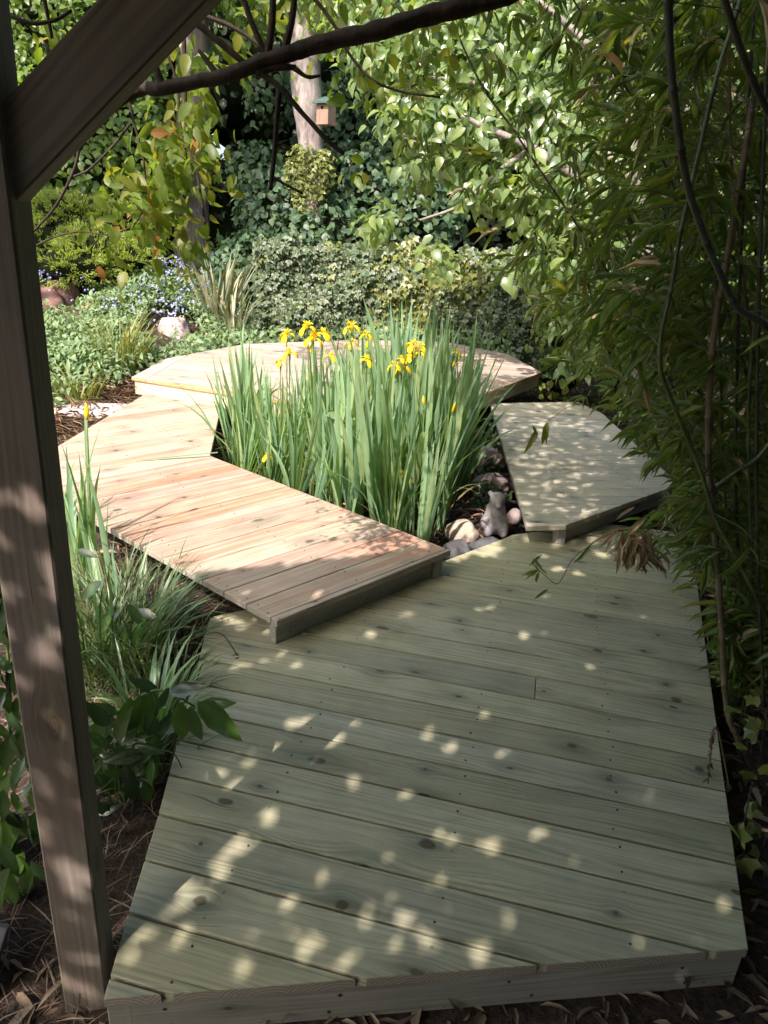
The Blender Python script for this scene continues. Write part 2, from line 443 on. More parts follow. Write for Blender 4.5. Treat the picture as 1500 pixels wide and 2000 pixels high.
M['bamboo_dry'] = leafmat('bamboo_dry_leaf', [(.52, .42, .27), (.38, .25, .13), (.56, .47, .32), (.30, .19, .10)], .25, .6, .3, vein=.2, tcol=(1.2, 1.1, .8))
M['iris'] = leafmat('iris_blade', [(.18, .30, .17), (.22, .34, .16), (.15, .27, .18), (.27, .36, .15)], .30, .38, .5, vein=0, tcol=(1.5, 1.7, .6), var=.5)
M['iris_dry'] = leafmat('iris_dry_blade', [(.25, .19, .09), (.16, .13, .05)], .2, .6, .3, vein=0)
M['petal'] = leafmat('iris_petal', [(.84, .64, .015), (.88, .70, .02), (.80, .56, .012)], .30, .5, .3, vein=0, tcol=(1.2, 1.1, .6), var=.4)
M['fig'] = leafmat('broad_leaf', [(.14, .21, .07), (.18, .26, .08), (.11, .18, .08), (.22, .28, .07)], .42, .33, .8, vein=.3)
M['ivybank'] = leafmat('bank_leaf', [(.045, .095, .045), (.065, .125, .05), (.035, .08, .045), (.09, .15, .045)], .28, .48, .5, vein=.15)
M['ivy'] = leafmat('ivy_leaf', [(.045, .085, .04), (.07, .115, .05), (.03, .06, .03), (.10, .14, .065)], .15, .5, .5, vein=.15, edge=(.20, .23, .12))
M['ivygold'] = leafmat('golden_ivy_leaf', [(.09, .13, .035), (.13, .17, .035), (.19, .20, .04), (.07, .11, .04)], .25, .42, .5, vein=.1, edge=(.22, .24, .07))
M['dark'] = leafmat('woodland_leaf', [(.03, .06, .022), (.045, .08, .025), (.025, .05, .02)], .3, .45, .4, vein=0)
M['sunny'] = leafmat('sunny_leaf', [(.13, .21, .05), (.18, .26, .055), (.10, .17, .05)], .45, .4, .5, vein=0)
M['juniper'] = leafmat('conifer_spray', [(.26, .34, .08), (.34, .40, .10), (.20, .28, .08), (.30, .34, .12)], .35, .6, .2, vein=0)
M['herb'] = leafmat('herb_leaf', [(.15, .24, .11), (.19, .28, .13), (.12, .20, .10), (.23, .29, .12)], .3, .5, .4, vein=.1)
M['blue'] = leafmat('blue_petal', [(.22, .26, .50), (.30, .33, .58), (.36, .37, .58)], .2, .6, .2, vein=0, tcol=(1, 1, 1.2))
M['sedge'] = leafmat('sedge_blade', [(.07, .12, .035), (.11, .16, .05), (.05, .09, .035), (.20, .22, .10)], .25, .4, .5, vein=0)
M['sedge_gold'] = leafmat('golden_sedge_blade', [(.22, .25, .06), (.15, .20, .05), (.32, .30, .10)], .3, .5, .4, vein=0)
M['phormium'] = leafmat('striped_blade', [(.16, .19, .10), (.10, .14, .07), (.38, .36, .22), (.20, .17, .08)], .15, .45, .5, vein=0)
M['laurel'] = leafmat('laurel_leaf', [(.028, .06, .022), (.04, .085, .022), (.07, .14, .025), (.03, .065, .03)], .22, .22, .8, vein=.3)
M['litter'] = leafmat('dead_leaf', [(.16, .12, .075), (.10, .07, .045), (.24, .19, .13), (.30, .24, .16), (.13, .08, .04)], .1, .7, .2, vein=.1, tcol=(1, .8, .5))
M['straw'] = leafmat('straw', [(.30, .22, .13), (.22, .15, .09), (.38, .30, .19), (.25, .14, .09)], .1, .7, .2, vein=0, tcol=(1, .8, .5))
M['stem'] = plain('green_stem', (.12, .18, .05), .5, .4, .3)
M['cane'] = plain('bamboo_cane', (.05, .07, .02), .4, .5, .45, 7)
M['cane_brown'] = plain('brown_cane', (.11, .08, .045), .55, .4, .4, 9)
M['cane_dark'] = plain('dark_cane', (.035, .035, .02), .5, .4, .4, 9)
M['vinebark'] = bark('vine_bark', (.020, .015, .010), (.06, .043, .03), 30, 3, .85, .004)
M['palebark'] = bark('pale_bark', (.13, .11, .095), (.34, .30, .27), 9, 4, .85, .02, lichen=(.20, .20, .15))
M['greybark'] = bark('grey_bark', (.10, .085, .07), (.20, .17, .145), 6, 4, .85, .015)
M['core'] = plain('shade_black', (.012, .016, .008), 1, .0, .4, 3)  # near-black colour stands in for shade between leaves and in openings
M['pinkrock'] = plain('pink_stone', (.36, .29, .27), .85, .3, .35, 9, .02)
M['redrock'] = plain('red_stone', (.15, .085, .07), .85, .3, .4, 7, .02)
M['tanrock'] = plain('tan_stone', (.36, .31, .235), .85, .3, .35, 9, .012)
M['greyrock'] = plain('grey_stone', (.075, .08, .08), .8, .3, .3, 12, .01)
M['ornament'] = plain('carved_stone', (.27, .26, .255), .85, .3, .4, 16, .008)
M['terracotta'] = plain('terracotta', (.45, .23, .13), .85, .3, .25, 12, .004)
M['slab'] = plain('concrete_slab', (.06, .063, .066), .9, .3, .25, 14, .004)
M['paleslab'] = plain('pale_slab', (.42, .39, .36), .9, .3, .2, 6, .004)
M['pot'] = plain('black_plastic', (.028, .032, .034), .42, .5, .15, 20, .001)
M['slate'] = plain('slate_chip', (.035, .035, .04), .45, .5, .4, 30, .002)
M['roofgreen'] = plain('green_felt', (.055, .10, .085), .8, .3, .2, 20)
M['boxwood'] = wood('nest_box_wood', ((.26, .165, .10), (.31, .21, .135), (.20, .12, .07)), knot_amt=.9)

# ------------------------------------------------------------------ ground
GZ = -0.145
def ground_z(x, y):
    z = GZ
    k = min(max((y - 6.8) / 4.0, 0), 1); k = k * k * (3 - 2 * k)
    l = min(max((-x - 1.6) / 1.6, 0), 1)
    z += .78 * k * l
    k2 = min(max((y - 9.6) / 4.0, 0), 1); z += .35 * k2 * (1 - l)
    z += .02 * (mnoise.noise(Vector((x * 1.7, y * 1.7, 0)))) + .012 * mnoise.noise(Vector((x * 7, y * 7, 3)))
    return z
def make_ground():
    def axis(a, b, step, far):
        xs = list(np.arange(a, b + 1e-6, step)); s = step; lo = a; hi = b
        while hi < far:
            s *= 1.35; hi += s; lo -= s; xs.append(hi); xs.insert(0, lo)
        return xs
    xs = axis(-3.5, 3.5, .10, 80); ys = axis(-1, 12, .10, 80)
    vs = [(x, y, ground_z(x, y)) for y in ys for x in xs]
    n = len(xs); fs = [(j * n + i, j * n + i + 1, (j + 1) * n + i + 1, (j + 1) * n + i) for j in range(len(ys) - 1) for i in range(n - 1)]
    me = bpy.data.meshes.new("ground"); me.from_pydata(vs, [], fs)
    for p in me.polygons: p.use_smooth = True
    o = link("ground", me, M['soil']); tag(o, kind='structure')
make_ground()

# ------------------------------------------------------------------ decks
def clip_half(poly, n, c, keep):     # keep n.p >= c (keep=1) or <= c
    out = []
    for i in range(len(poly)):
        a, b = poly[i], poly[(i + 1) % len(poly)]
        da = (a[0] * n[0] + a[1] * n[1] - c) * keep; db = (b[0] * n[0] + b[1] * n[1] - c) * keep
        if da >= 0: out.append(a)
        if (da > 0 > db) or (da < 0 < db):
            t = da / (da - db); out.append((a[0] + (b[0] - a[0]) * t, a[1] + (b[1] - a[1]) * t))
    return out
def area(p): return .5 * sum(p[i][0] * p[(i + 1) % len(p)][1] - p[(i + 1) % len(p)][0] * p[i][1] for i in range(len(p)))
def inset(poly, d):
    n = len(poly); out = []
    for i in range(n):
        p0, p1, p2 = [Vector(poly[(i + k) % n]) for k in (-1, 0, 1)]
        a = (p1 - p0).normalized(); b = (p2 - p1).normalized()
        na = Vector((-a.y, a.x)); nb = Vector((-b.y, b.x)); m_ = na + nb
        q = max(.35, m_.length_squared / 2)
        out.append(p1 + m_ * (d / q) * 1.0)
    return out
def dedupe(p):
    out = []
    for q in p:
        if not out or (Vector(q) - Vector(out[-1])).length > .004: out.append(q)
    if len(out) > 1 and (Vector(out[0]) - Vector(out[-1])).length < .004: out.pop()
    return out
def inside(p, poly):
    c = False; j = len(poly) - 1
    for i in range(len(poly)):
        if (poly[i][1] > p[1]) != (poly[j][1] > p[1]) and p[0] < (poly[j][0] - poly[i][0]) * (p[1] - poly[i][1]) / (poly[j][1] - poly[i][1]) + poly[i][0]: c = not c
        j = i
    return c
def prism_board(mb, poly, z, th, du, dv, uo, vo, side_mi=1):
    poly = dedupe(poly)
    if len(poly) < 3: return
    if area(poly) < 0: poly = poly[::-1]
    if abs(area(poly)) < .0008: return
    dz = rng.normal() * .0006
    top = inset(poly, .002); n = len(poly)
    vs = [Vector((p[0], p[1], z + dz)) for p in top] + [Vector((p[0], p[1], z - .002 + dz)) for p in poly] + [Vector((p[0], p[1], z - th)) for p in poly]
    fs = [tuple(range(n))]; mi = [0]
    for i in range(n):
        j = (i + 1) % n
        e = (Vector(poly[j]) - Vector(poly[i])).normalized()
        along = abs(e.x * du[0] + e.y * du[1]) > .97
        fs.append((i, n + i, n + j, j)); mi.append(0)
        fs.append((n + i, 2 * n + i, 2 * n + j, n + j)); mi.append(0 if along else side_mi)
    fs.append(tuple(2 * n + i for i in range(n))[::-1]); mi.append(0)
    uvs = [[(vs[k].x * du[0] + vs[k].y * du[1] + uo, vs[k].x * dv[0] + vs[k].y * dv[1] + vo + vs[k].z * .8) for k in f] for f in fs]
    mb.add(vs, fs, uvs, mi)

def make_deck(name, label, cat, poly, z, ang, c0, sp, mats, fascia, fmat, fh=.11, th=.028, gap=.009, joists=None, border=None, screw_r=.0028, joint=None):
    u = (math.cos(ang), math.sin(ang)); v = (-u[1], u[0])
    cx = sum(p[0] for p in poly) / len(poly); cy = sum(p[1] for p in poly) / len(poly)
    root = empty(name, (cx, cy, z - .14), label, cat)
    mb = MB(); inner = poly
    if border:                       # one board laid along an edge of the platform
        a, b = Vector(poly[border[0]]), Vector(poly[border[1]])
        e = (b - a).normalized(); nn = (-e.y, e.x)
        if area(poly) < 0: nn = (e.y, -e.x)
        cc = a.x * nn[0] + a.y * nn[1]
        strip = clip_half(clip_half(poly, nn, cc, 1), nn, cc + .145, -1)
        prism_board(mb, strip, z, th, (e.x, e.y), nn, rng.random() * 40, rng.random() * 5)
        inner = clip_half(poly, nn, cc + .150, 1)
    vals = [p[0] * v[0] + p[1] * v[1] for p in inner]
    k0 = math.floor((min(vals) - c0) / sp); k1 = math.ceil((max(vals) - c0) / sp)
    sc = MB()
    for k in range(k0, k1):
        a = c0 + k * sp + gap / 2; b = c0 + (k + 1) * sp - gap / 2
        q = clip_half(clip_half(inner, v, a, 1), v, b, -1)
        if len(q) < 3: continue
        parts = [q]
        if joint and joint[0] == k:
            parts = [clip_half(q, u, joint[1] - .0015, -1), clip_half(q, u, joint[1] + .0015, 1)]
        for q in parts: prism_board(mb, q, z, th, u, v, rng.random() * 40, rng.random() * 3 - c0 + k * .137)
        if joists:
            for jx in joists:
                for s_ in (.22, .78):
                    vv = a + (b - a) * s_ + rng.normal() * .004; uu = jx + rng.normal() * .006 + .015 * (s_ - .5)
                    p = (u[0] * uu + v[0] * vv, u[1] * uu + v[1] * vv)
                    if not inside(p, q): continue
                    r = screw_r * (1 + rng.random() * .5); n = 7
                    ring = [Vector((p[0] + r * math.cos(t * 2 * math.pi / n), p[1] + r * math.sin(t * 2 * math.pi / n), z + .0016)) for t in range(n)]
                    low = [Vector((w.x, w.y, z - .002)) for w in ring]
                    ctr = Vector((p[0], p[1], z + .0006))
                    sc.add(ring + low + [ctr], [(i, (i + 1) % n, 2 * n) for i in range(n)] + [(i, n + i, n + (i + 1) % n, (i + 1) % n) for i in range(n)])
    if sc.v: mb.add(sc.v, sc.f, None, 2)
    mb.build('deck_boards', mats + [M['screw']], root)
    sg = 1 if area(poly) > 0 else -1
    for (i, j, inset_d) in fascia:
        a = Vector((*poly[i], 0)); b = Vector((*poly[j], 0)); e = (b - a).normalized(); nn = Vector((-e.y, e.x, 0)) * sg
        a2 = a + nn * inset_d + e * inset_d * .6; b2 = b + nn * inset_d - e * inset_d * .6
        c = (a2 + b2) / 2 + nn * .0225; L = (b2 - a2).length
        f = MB(); f.box(c + Vector((0, 0, z - th - fh / 2 - .001)), e * (L / 2), nn * .0225, Vector((0, 0, fh / 2)), .003)
        s2 = MB(); outn = -nn
        for t in np.arange(.12, L - .05, .42):
            for zz in (.25, .75):
                p = a2 + e * (t + rng.normal() * .03) + outn * .0004 + Vector((0, 0, z - th - fh * zz))
                s2.tube([p + nn * .004, p + outn * .001], [.0045, .0045], 7, smooth=False)
        f.add(s2.v, s2.f, None, 1); f.build('fascia_board', [fmat, M['screw']], root)
    return root

def noff(px, py, z, ang):
    p = at(px, py, z); return p.x * -math.sin(ang) + p.y * math.cos(ang)
A0 = R(-12.45)
MAIN = [(-.545, 1.012), (.958, 1.222), (1.177, 1.884), (1.524, 2.923), (1.86, 3.93), (1.35, 4.02), (.751, 3.745), (.339, 3.343), (-.15, 2.93), (-.593, 2.703), (-.724, 2.629), (-.666, 2.148), (-.592, 1.531), (-.565, 1.218)]
kc = noff(530, 1645, 0, A0)
make_deck('timber_deck', 'low green-tinted pine deck with diagonal boards nearest the camera', 'deck', MAIN, 0.0, A0, kc, .1497,
          [M['deck'], M['end']], [(0, 1, .004), (1, 3, .012), (3, 4, .012), (12, 0, .01), (10, 12, .02)], M['fascia'],
          joists=[-.62, -.08, .38, .80, 1.22], joint=(6, .12))
LW = .14; A1 = R(45.6)
LEFT = [(-.395, 2.396), (.342, 3.169), (-1.185, 4.46), (-1.443, 5.84), (-2.187, 6.13), (-2.215, 3.88)]
make_deck('raised_walkway', 'sunlit pinkish pine walkway left of the irises, stepping up from the near deck', 'walkway', LEFT, LW, A1, noff(525, 1164, LW, A1), .1485,
          [M['walk'], M['end']], [(0, 1, .045), (1, 2, .03), (2, 3, .03), (5, 0, .17), (4, 5, .12)], M['fascia'], fh=.11, joists=[.98, 1.45, 1.92, 2.4, 2.8], gap=.005)
A2 = R(7.5)
RIGHTW = [(.785, 3.545), (1.012, 3.60), (1.96, 4.46), (1.985, 6.45), (1.86, 6.93), (.95, 6.60)]
make_deck('raised_walkway', 'greenish pine walkway dappled with light on the right, half hidden by bamboo', 'walkway', RIGHTW, LW, A2, 3.62, .1485,
          [M['rwalk'], M['end']], [(1, 2, .05), (5, 0, .20), (2, 3, .03)], M['fascia'], fh=.11, joists=[1.2, 1.7, 2.2], gap=.005)
# short support under the corner of the right walkway
OZ = .28
OCT = [(-2.309, 6.159), (-.90, 5.60), (.35, 5.66), (.70, 6.10), (1.627, 7.702), (1.429, 8.866), (.70, 9.62), (-.47, 9.35), (-1.76, 8.42), (-2.312, 7.16)]
make_deck('octagonal_platform', 'wide pale many-sided pine platform behind the irises, one step higher', 'platform', OCT, OZ, R(-6.5), 6.1, .1485,
          [M['octa'], M['nosing']], [(0, 1, .02), (1, 2, .02), (2, 3, .02), (3, 4, .02), (4, 5, .03), (9, 0, .02)], M['fascia_warm'], fh=.125, border=(9, 0), gap=.005)
sp = MB(); p = at(1090, 1057, 0)
sp.box((p.x, p.y, .056), Vector((.024, .004, 0)), Vector((-.004, .03, 0)), Vector((0, 0, .055)), .002)
rw = [o for o in COL.objects if o.name == 'raised_walkway.001'][0]
sp.build('support_block', M['fascia_warm'], rw)

# ------------------------------------------------------------------ pergola post and brace
pr = empty('pergola_post', (-.62, 1.12, GZ), 'weathered square timber post with diagonal brace, at the left beside the near deck', 'post')
ex = Vector((math.cos(R(9)), math.sin(R(9)), 0)); ey = Vector((-ex.y, ex.x, 0))
cor = Vector((-.578, 1.085, 0)); HW = .047
pc = cor - ex * HW + ey * HW
b = MB(); b.box((pc.x + .012, pc.y, GZ - .05 + 1.35), Vector((.012, 0, 1.35)), ex * HW, ey * HW, .004); b.build('post', M['post'], pr)
b = MB(); dd = (ex * .72 + Vector((0, 0, .69))).normalized(); nn = Vector((0, 0, 1)) * dd.dot(ex) - ex * dd.z
s0 = Vector((cor.x, cor.y, 1.578)) + ey * .048
b.box(s0 + dd * .52 + nn * .046, dd * .60, nn * .046, ey * .030, .003); b.build('brace', M['post'], pr)

b = MB(); b.box(Vector((.65, 1.33, 2.40)) + ey * .0, ex * 1.75, ey * .03, Vector((0, 0, .07)), .003); b.build('beam', M['post'], pr)

# ------------------------------------------------------------------ climbing vine: stem over the frame, hanging shoots, leafy roof
def curve(pts, n=8):
    """smooth path through points (Catmull-Rom)"""
    P = [Vector(p) for p in pts]; P = [P[0] * 2 - P[1]] + P + [P[-1] * 2 - P[-2]]; out = []
    for i in range(1, len(P) - 2):
        for k in range(n):
            t = k / n; a, b_, c, d = P[i - 1], P[i], P[i + 1], P[i + 2]
            out.append(.5 * ((2 * b_) + (c - a) * t + (2 * a - 5 * b_ + 4 * c - d) * t * t + (3 * b_ - a - 3 * c + d) * t ** 3))
    out.append(P[-2]); return out
def taper(n, a, b): return [a + (b - a) * i / (n - 1) for i in range(n)]
vr = empty('climbing_vine', (-1.15, 1.35, GZ), 'dark woody climbing vine reaching across the top left with hanging yellow-green leaves', 'vine')
VY = 1.75
mb = MB()
def vp(l, Y): return [aty(x, y, Y if not isinstance(Y, list) else Y[i]) for i, (x, y) in enumerate(l)]
main_path = curve([(-1.15, 1.35, GZ), (-1.15, 1.4, .6), (-1.05, 1.5, 1.45)] + vp([(215, 206), (320, 172), (430, 150), (520, 118), (620, 88), (730, 62), (830, 32), (950, 2), (1080, -50)], VY), 6)
mb.tube(main_path, [.016 if q.z < 1.6 else   .014 + .0065 * min(1, max(0, (q.x + .6) / .8)) for q in main_path], 9, wob=.35, seed=3)
mb.build('stem', M['vinebark'], vr)
def twig(l, Y, r0, r1, sd=1): tw = MB(); p = curve(vp(l, Y), 5); tw.tube(p, taper(len(p), r0, r1), 6, wob=.2, seed=sd); tw.build('twig', M['vinebark'], vr); return p
tws = []
tws.append(twig([(520, 125), (530, 60), (535, -30)], VY, .009, .007))
tws.append(twig([(555, 105), (570, 40), (578, -30)], VY, .009, .006))
tws.append(twig([(318, 172), (300, 120), (292, 90)], VY, .009, .006))
tws.append(twig([(365, 30), (420, 75), (480, 125), (540, 165), (590, 220), (640, 275), (672, 300)], VY, .0085, .005))
tws.append(twig([(545, 180), (540, 240), (535, 310), (528, 372)], VY, .007, .005))
tws.append(twig([(532, 345), (560, 362), (592, 378)], VY, .004, .003))
tws.append(twig([(500, 142), (540, 132), (578, 132)], VY, .010, .006))
tws.append(twig([(575, 134), (600, 150), (625, 148)], VY, .006, .003))
tws.append(twig([(430, 155), (405, 120), (388, 98)], VY, .009, .004))
tws.append(twig([(358, 40), (360, 120), (362, 200), (366, 270), (385, 340), (395, 400), (406, 470)], 2.1, .006, .003))
tws.append(twig([(325, 100), (345, 160), (352, 240), (365, 310)], 2.2, .004, .003))
tws.append(twig([(250, 190), (262, 240), (280, 310), (286, 380)], 2.1, .004, .002))
tws.append(twig([(158, 270), (145, 330), (110, 400), (66, 452)], 2.0, .004, .003))
tws.append(twig([(255, 240), (225, 280), (175, 330), (142, 345)], 2.2, .004, .003))
tws.append(twig([(360, 20), (430, 42), (480, 68), (515, 95)], 1.9, .006, .004))
tws.append(twig([(66, 482), (110, 462), (160, 452), (210, 458), (260, 440), (285, 400)], 2.3, .003, .002))
tws.append(twig([(660, 55), (672, 90), (720, 150), (780, 178), (860, 190)], 2.3, .005, .003))
tws.append(twig([(20, 30), (60, 45), (105, 40), (140, 20)], 1.6, .005, .003))
tws.append(twig([(85, -10), (95, 40), (102, 75)], 1.6, .004, .003))
tws.append(twig([(470, -20), (490, 40), (515, 95), (540, 120)], VY, .007, .006))
tws.append(twig([(600, -20), (640, 30), (665, 70)], 2.0, .006, .004))
# hanging leaves: clusters in the picture's top left
def scatter_px(regions, Yr):
    out = []
    for (x0, y0, x1, y1, n) in regions:
        for _ in range(n):
            a, b_ = random.gauss(.5, .24), random.gauss(.5, .24)
            out.append(aty(x0 + a * (x1 - x0), y0 + b_ * (y1 - y0), random.uniform(*Yr)))
    return out
P = scatter_px([(250, 210, 430, 400, 190), (190, 330, 420, 500, 210), (320, 100, 430, 300, 80), (60, 20, 230, 190, 70), (330, 440, 410, 540, 26), (200, 300, 300, 430, 60), (340, 60, 520, 160, 40)], (1.9, 2.6))
P += scatter_px([(430, -30, 800, 50, 60), (560, 40, 820, 200, 36), (650, 300, 750, 360, 7), (700, 20, 960, 160, 40)], (2.1, 3.0))
P += [aty(x, y, 2.2) for x, y in [(220, 545), (230, 575), (245, 530), (190, 520), (350, 520), (372, 540), (330, 555), (310, 535), (280, 520), (345, 500), (300, 505)]]
P = np.array([tuple(p) for p in P]); n = len(P)
d = rdir(n) * .85 + np.array([0, 0, -.75]); nr = rdir(n) * .85 + np.array([-.35, -.6, .35])
ln = rng.uniform(.026, .064, n)
mi = (rng.random(n) < .02).astype(int)
leaves('hanging_leaves', [M['vine'], M['vine_dry']], vr, P, d, nr, ln, ln * rng.uniform(.45, .62, n), T_leafH(.5, .16, .1), mi)
# leafy roof over the near deck: what throws the dapples
def smooth01(x, a, b_): t = np.clip((x - a) / (b_ - a), 0, 1); return t * t * (3 - 2 * t)
def cover(x, y):
    """how thickly the roof shades the deck-level point (x, y)"""
    c = np.zeros_like(x)
    edge = np.where(x < .66, 3.02 + .42 * (x + .3), 6.9)
    c = np.where((y < edge), 1.0, c)
    c *= smooth01(x, -1.15, -.75) if True else c
    c = np.where((x < -.62) & (y < 2.1), c * .45, c)            # lighter round the post
    c = np.where((x < -.72) & (y >= 2.1), c * .5, c)
    c = np.where((x > .66) & (y > 3.55), .30, c)
    c = np.where((x > 1.9), .8, c)
    pl = np.abs((x + .60) - .553 * (y - 1.08)) < .08            # the rays that reach the post
    c = np.where(pl & (y < 2.05), .26, c)
    c = c * 1.0
    return np.clip(c, 0, 1)
GAPS = [(405, 1745), (355, 1822, .006), (335, 1848), (472, 1892), (560, 1766), (600, 1850), (632, 1716), (675, 1882, .004), (712, 1802), (790, 1800, .016), (775, 1845, .008), (832, 1832),
    (858, 1717), (765, 1755, .004), (940, 1865, .004), (1000, 1797, .010), (880, 1640, .010), (960, 1650), (1055, 1628, .004), (1410, 1765), (835, 1435, .008), (880, 1460, .004), (985, 1470, .004), (940, 1395, .004), (690, 1522, .008), (793, 1552),
    (528, 1600), (478, 1660, .004), (462, 1530, .012), (425, 1512, .006), (545, 1480), (530, 1458), (590, 1412, .010), (565, 1415, .004), (490, 1490, .004), (945, 1218, .010), (455, 1215, .02), (430, 1205, .012), (475, 1225, .012), (500, 1210), (520, 1232), (470, 1300), (518, 1290),
    (550, 1278), (580, 1297), (520, 1190), (650, 1195), (720, 1237), (790, 1200), (850, 1145), (1125, 1175), (1108, 1178), (1065, 1165), (980, 1140), (1100, 1110, .014), (1085, 1112, .014), (1130, 1120), (1125, 1130), (930, 1155), (1020, 1245), (960, 1187), (1180, 1085, .018), (1230, 1095, .014), (1040, 1195), (430, 1700, .012), (1150, 1300, .004), (1060, 1085)]
def roof():
    N = 165000
    x = rng.uniform(-1.3, 4.6, N); y = rng.uniform(-1.2, 7.6, N)
    keep = rng.random(N) < cover(x, y); x = x[keep]; y = y[keep]; N = len(x)
    z = np.where(y > 3.4, rng.uniform(3.3, 4.7, N), rng.uniform(2.3, 3.05, N))
    pos = np.stack([x - SH.x * z, y - SH.y * z, z], 1)
    # keep clear of the view
    v = pos - np.array([0, 0, H]); w = v @ np.array(FWD); vx = v @ np.array(RIGHT) / np.maximum(w, .01); vy = v @ np.array(UP) / np.maximum(w, .01)
    vis = (w > 0) & (vy < 1010 / FPX) & (np.abs(vx) < 820 / FPX)
    pos = pos[~vis]; N = len(pos)
    sd = np.array([-SH.x, -SH.y, 1.0]); sd /= np.linalg.norm(sd)
    nr = sd[None] * .9 + rdir(N) * .75
    d = rdir(N); ln = rng.uniform(.05, .092, N)
    # small gaps cut in the leaves at chosen points to shape round sun spots
    gx = pos[:, 0] + SH.x * pos[:, 2]; gy = pos[:, 1] + SH.y * pos[:, 2]; kill = np.zeros(N, bool)
    def proj_(w): return np.stack([w[:, 0] + SH.x * w[:, 2], w[:, 1] + SH.y * w[:, 2]], 1)
    sd_ = np.cross(nr, d); sd_ /= np.linalg.norm(sd_, axis=1, keepdims=True)
    ax_ = proj_(d * (ln / 2)[:, None]); bx_ = proj_(sd_ * (ln * .36)[:, None])
    det = ax_[:, 0] * bx_[:, 1] - ax_[:, 1] * bx_[:, 0]; det = np.where(np.abs(det) < 1e-7, 1e-7, det)
    for q in GAPS:
        w_ = at(q[0], q[1], 0); r_ = (q[2] if len(q) > 2 else .007) * .9
        rx_ = w_.x - (gx + ax_[:, 0]); ry_ = w_.y - (gy + ax_[:, 1])
        a_ = (rx_ * bx_[:, 1] - ry_ * bx_[:, 0]) / det; b_ = (-rx_ * ax_[:, 1] + ry_ * ax_[:, 0]) / det
        kill |= a_ ** 2 + b_ ** 2 < (1 + r_ / .028) ** 2
    pos = pos[~kill]; nr = nr[~kill]; d = d[~kill]; ln = ln[~kill]
    return leaves('roof_leaves', M['roof'], vr, pos, d, nr, ln, ln * .72, T_leaf(.5, .42, .1, .06))
roof()

# ------------------------------------------------------------------ strap-leaved plants (ribbons)
def blades(name, mat, parent, specs, seg=7, fold=.18):
    """specs: base, lean direction (angle), height, lean amount, curl, width, twist; sword-shaped ribbons"""
    vs = []; fs = []; uv = []
    for (bx, by, bz, an, h, lean, curl, w, tw_) in specs:
        dx, dy = math.cos(an), math.sin(an)
        sx, sy = -math.sin(an + tw_), math.cos(an + tw_)
        b0 = len(vs); x = 0; z = 0; th = lean; st = h / seg
        nx, ny = -sy, sx
        for i in range(seg + 1):
            t = i / seg
            wd = w * (.62 + .55 * math.sin(min(1, t * 1.5) * 1.6) - .17) * (1 - t ** 3.2) + .0004
            cx, cy, cz = bx + dx * x, by + dy * x, bz + z
            vs += [(cx - sx * wd / 2 + nx * wd * fold, cy - sy * wd / 2 + ny * wd * fold, cz), (cx, cy, cz), (cx + sx * wd / 2 + nx * wd * fold, cy + sy * wd / 2 + ny * wd * fold, cz)]
            x += math.sin(th) * st; z += math.cos(th) * st; th += curl / seg * (0.35 + 1.5 * t)
        for i in range(seg):
            q = b0 + i * 3; t0, t1 = i / seg, (i + 1) / seg
            fs.append((q, q + 1, q + 4, q + 3)); uv += [t0, -.5, t0, 0, t1, 0, t1, -.5]
            fs.append((q + 1, q + 2, q + 5, q + 4)); uv += [t0, 0, t0, .5, t1, .5, t1, 0]
    me = bpy.data.meshes.new(name); me.from_pydata(vs, [], fs)
    u = me.uv_layers.new(name="UVMap"); u.data.foreach_set("uv", np.array(uv, dtype=np.float32))
    me.polygons.foreach_set("use_smooth", np.ones(len(fs), dtype=bool))
    return link(name, me, mat, parent)

def iris_fan(h, n, w=.026, sd=0):
    r = random.Random(sd); pa = r.uniform(0, math.pi); out = []
    for i in range(n):
        s = (i - (n - 1) / 2) / max(1, (n - 1) / 2)
        an = pa if s >= 0 else pa + math.pi
        ln = abs(s) * .20 + r.uniform(0, .05)
        hh = h * (1 - .30 * abs(s) * r.random()) * r.uniform(.82, 1.0)
        curl = r.uniform(.0, .22) if r.random() < .86 else r.uniform(.7, 1.9)
        out.append((math.cos(pa) * s * .022 + r.uniform(-.012, .012), math.sin(pa) * s * .022 + r.uniform(-.012, .012), 0, an + r.uniform(-.3, .3), hh, ln, curl, w * r.uniform(.75, 1.2), r.uniform(-.7, .7)))
    return out
protos = []
for k in range(9):
    rt = empty('iris_plant', (0, 0, 0), 'sword-leaved green iris plant without a flower, inside the stand between the walkways', 'iris', 'green iris plants in the stand')
    sp_ = iris_fan(1.0, 6 + k % 3, .042, k + 11)
    o = blades('leaves', M['iris'], rt, sp_)
    kids = [o]
    if k % 2 == 0:
        kids.append(blades('dead_leaf', M['iris_dry'], rt, [(.01, .0, 0, random.uniform(0, 6), .5, .3, 1.6, .018, .2)]))
    protos.append((rt, kids))
used = [False] * len(protos)
def put_iris(x, y, h, k=None, wscale=1.0, label=None, group='green iris plants in the stand', lean=0, la=0):
    k = random.randrange(len(protos)) if k is None else k
    rt, kids = protos[k]
    if not used[k] and label is None:
        o = rt; used[k] = True
    else:
        o = rt.copy(); COL.objects.link(o)
        for c in kids:
            q = c.copy(); COL.objects.link(q); q.parent = o
    o.location = (x, y, ground_z(x, y) - .01)
    o.rotation_euler = (math.sin(la) * -lean, math.cos(la) * lean, random.uniform(0, 6.28))
    o.scale = (h * wscale, h * wscale, h)
    if label: o['label'] = label
    if group: o['group'] = group
    elif 'group' in o: del o['group']
    return o
bed = [(-1.12, 4.50), (-1.36, 5.55), (-.80, 5.42), (.38, 5.48), (.60, 5.5), (.62, 4.75), (.47, 4.0), (.22, 3.55), (-.2, 3.76)]
pts = []
tries = 0
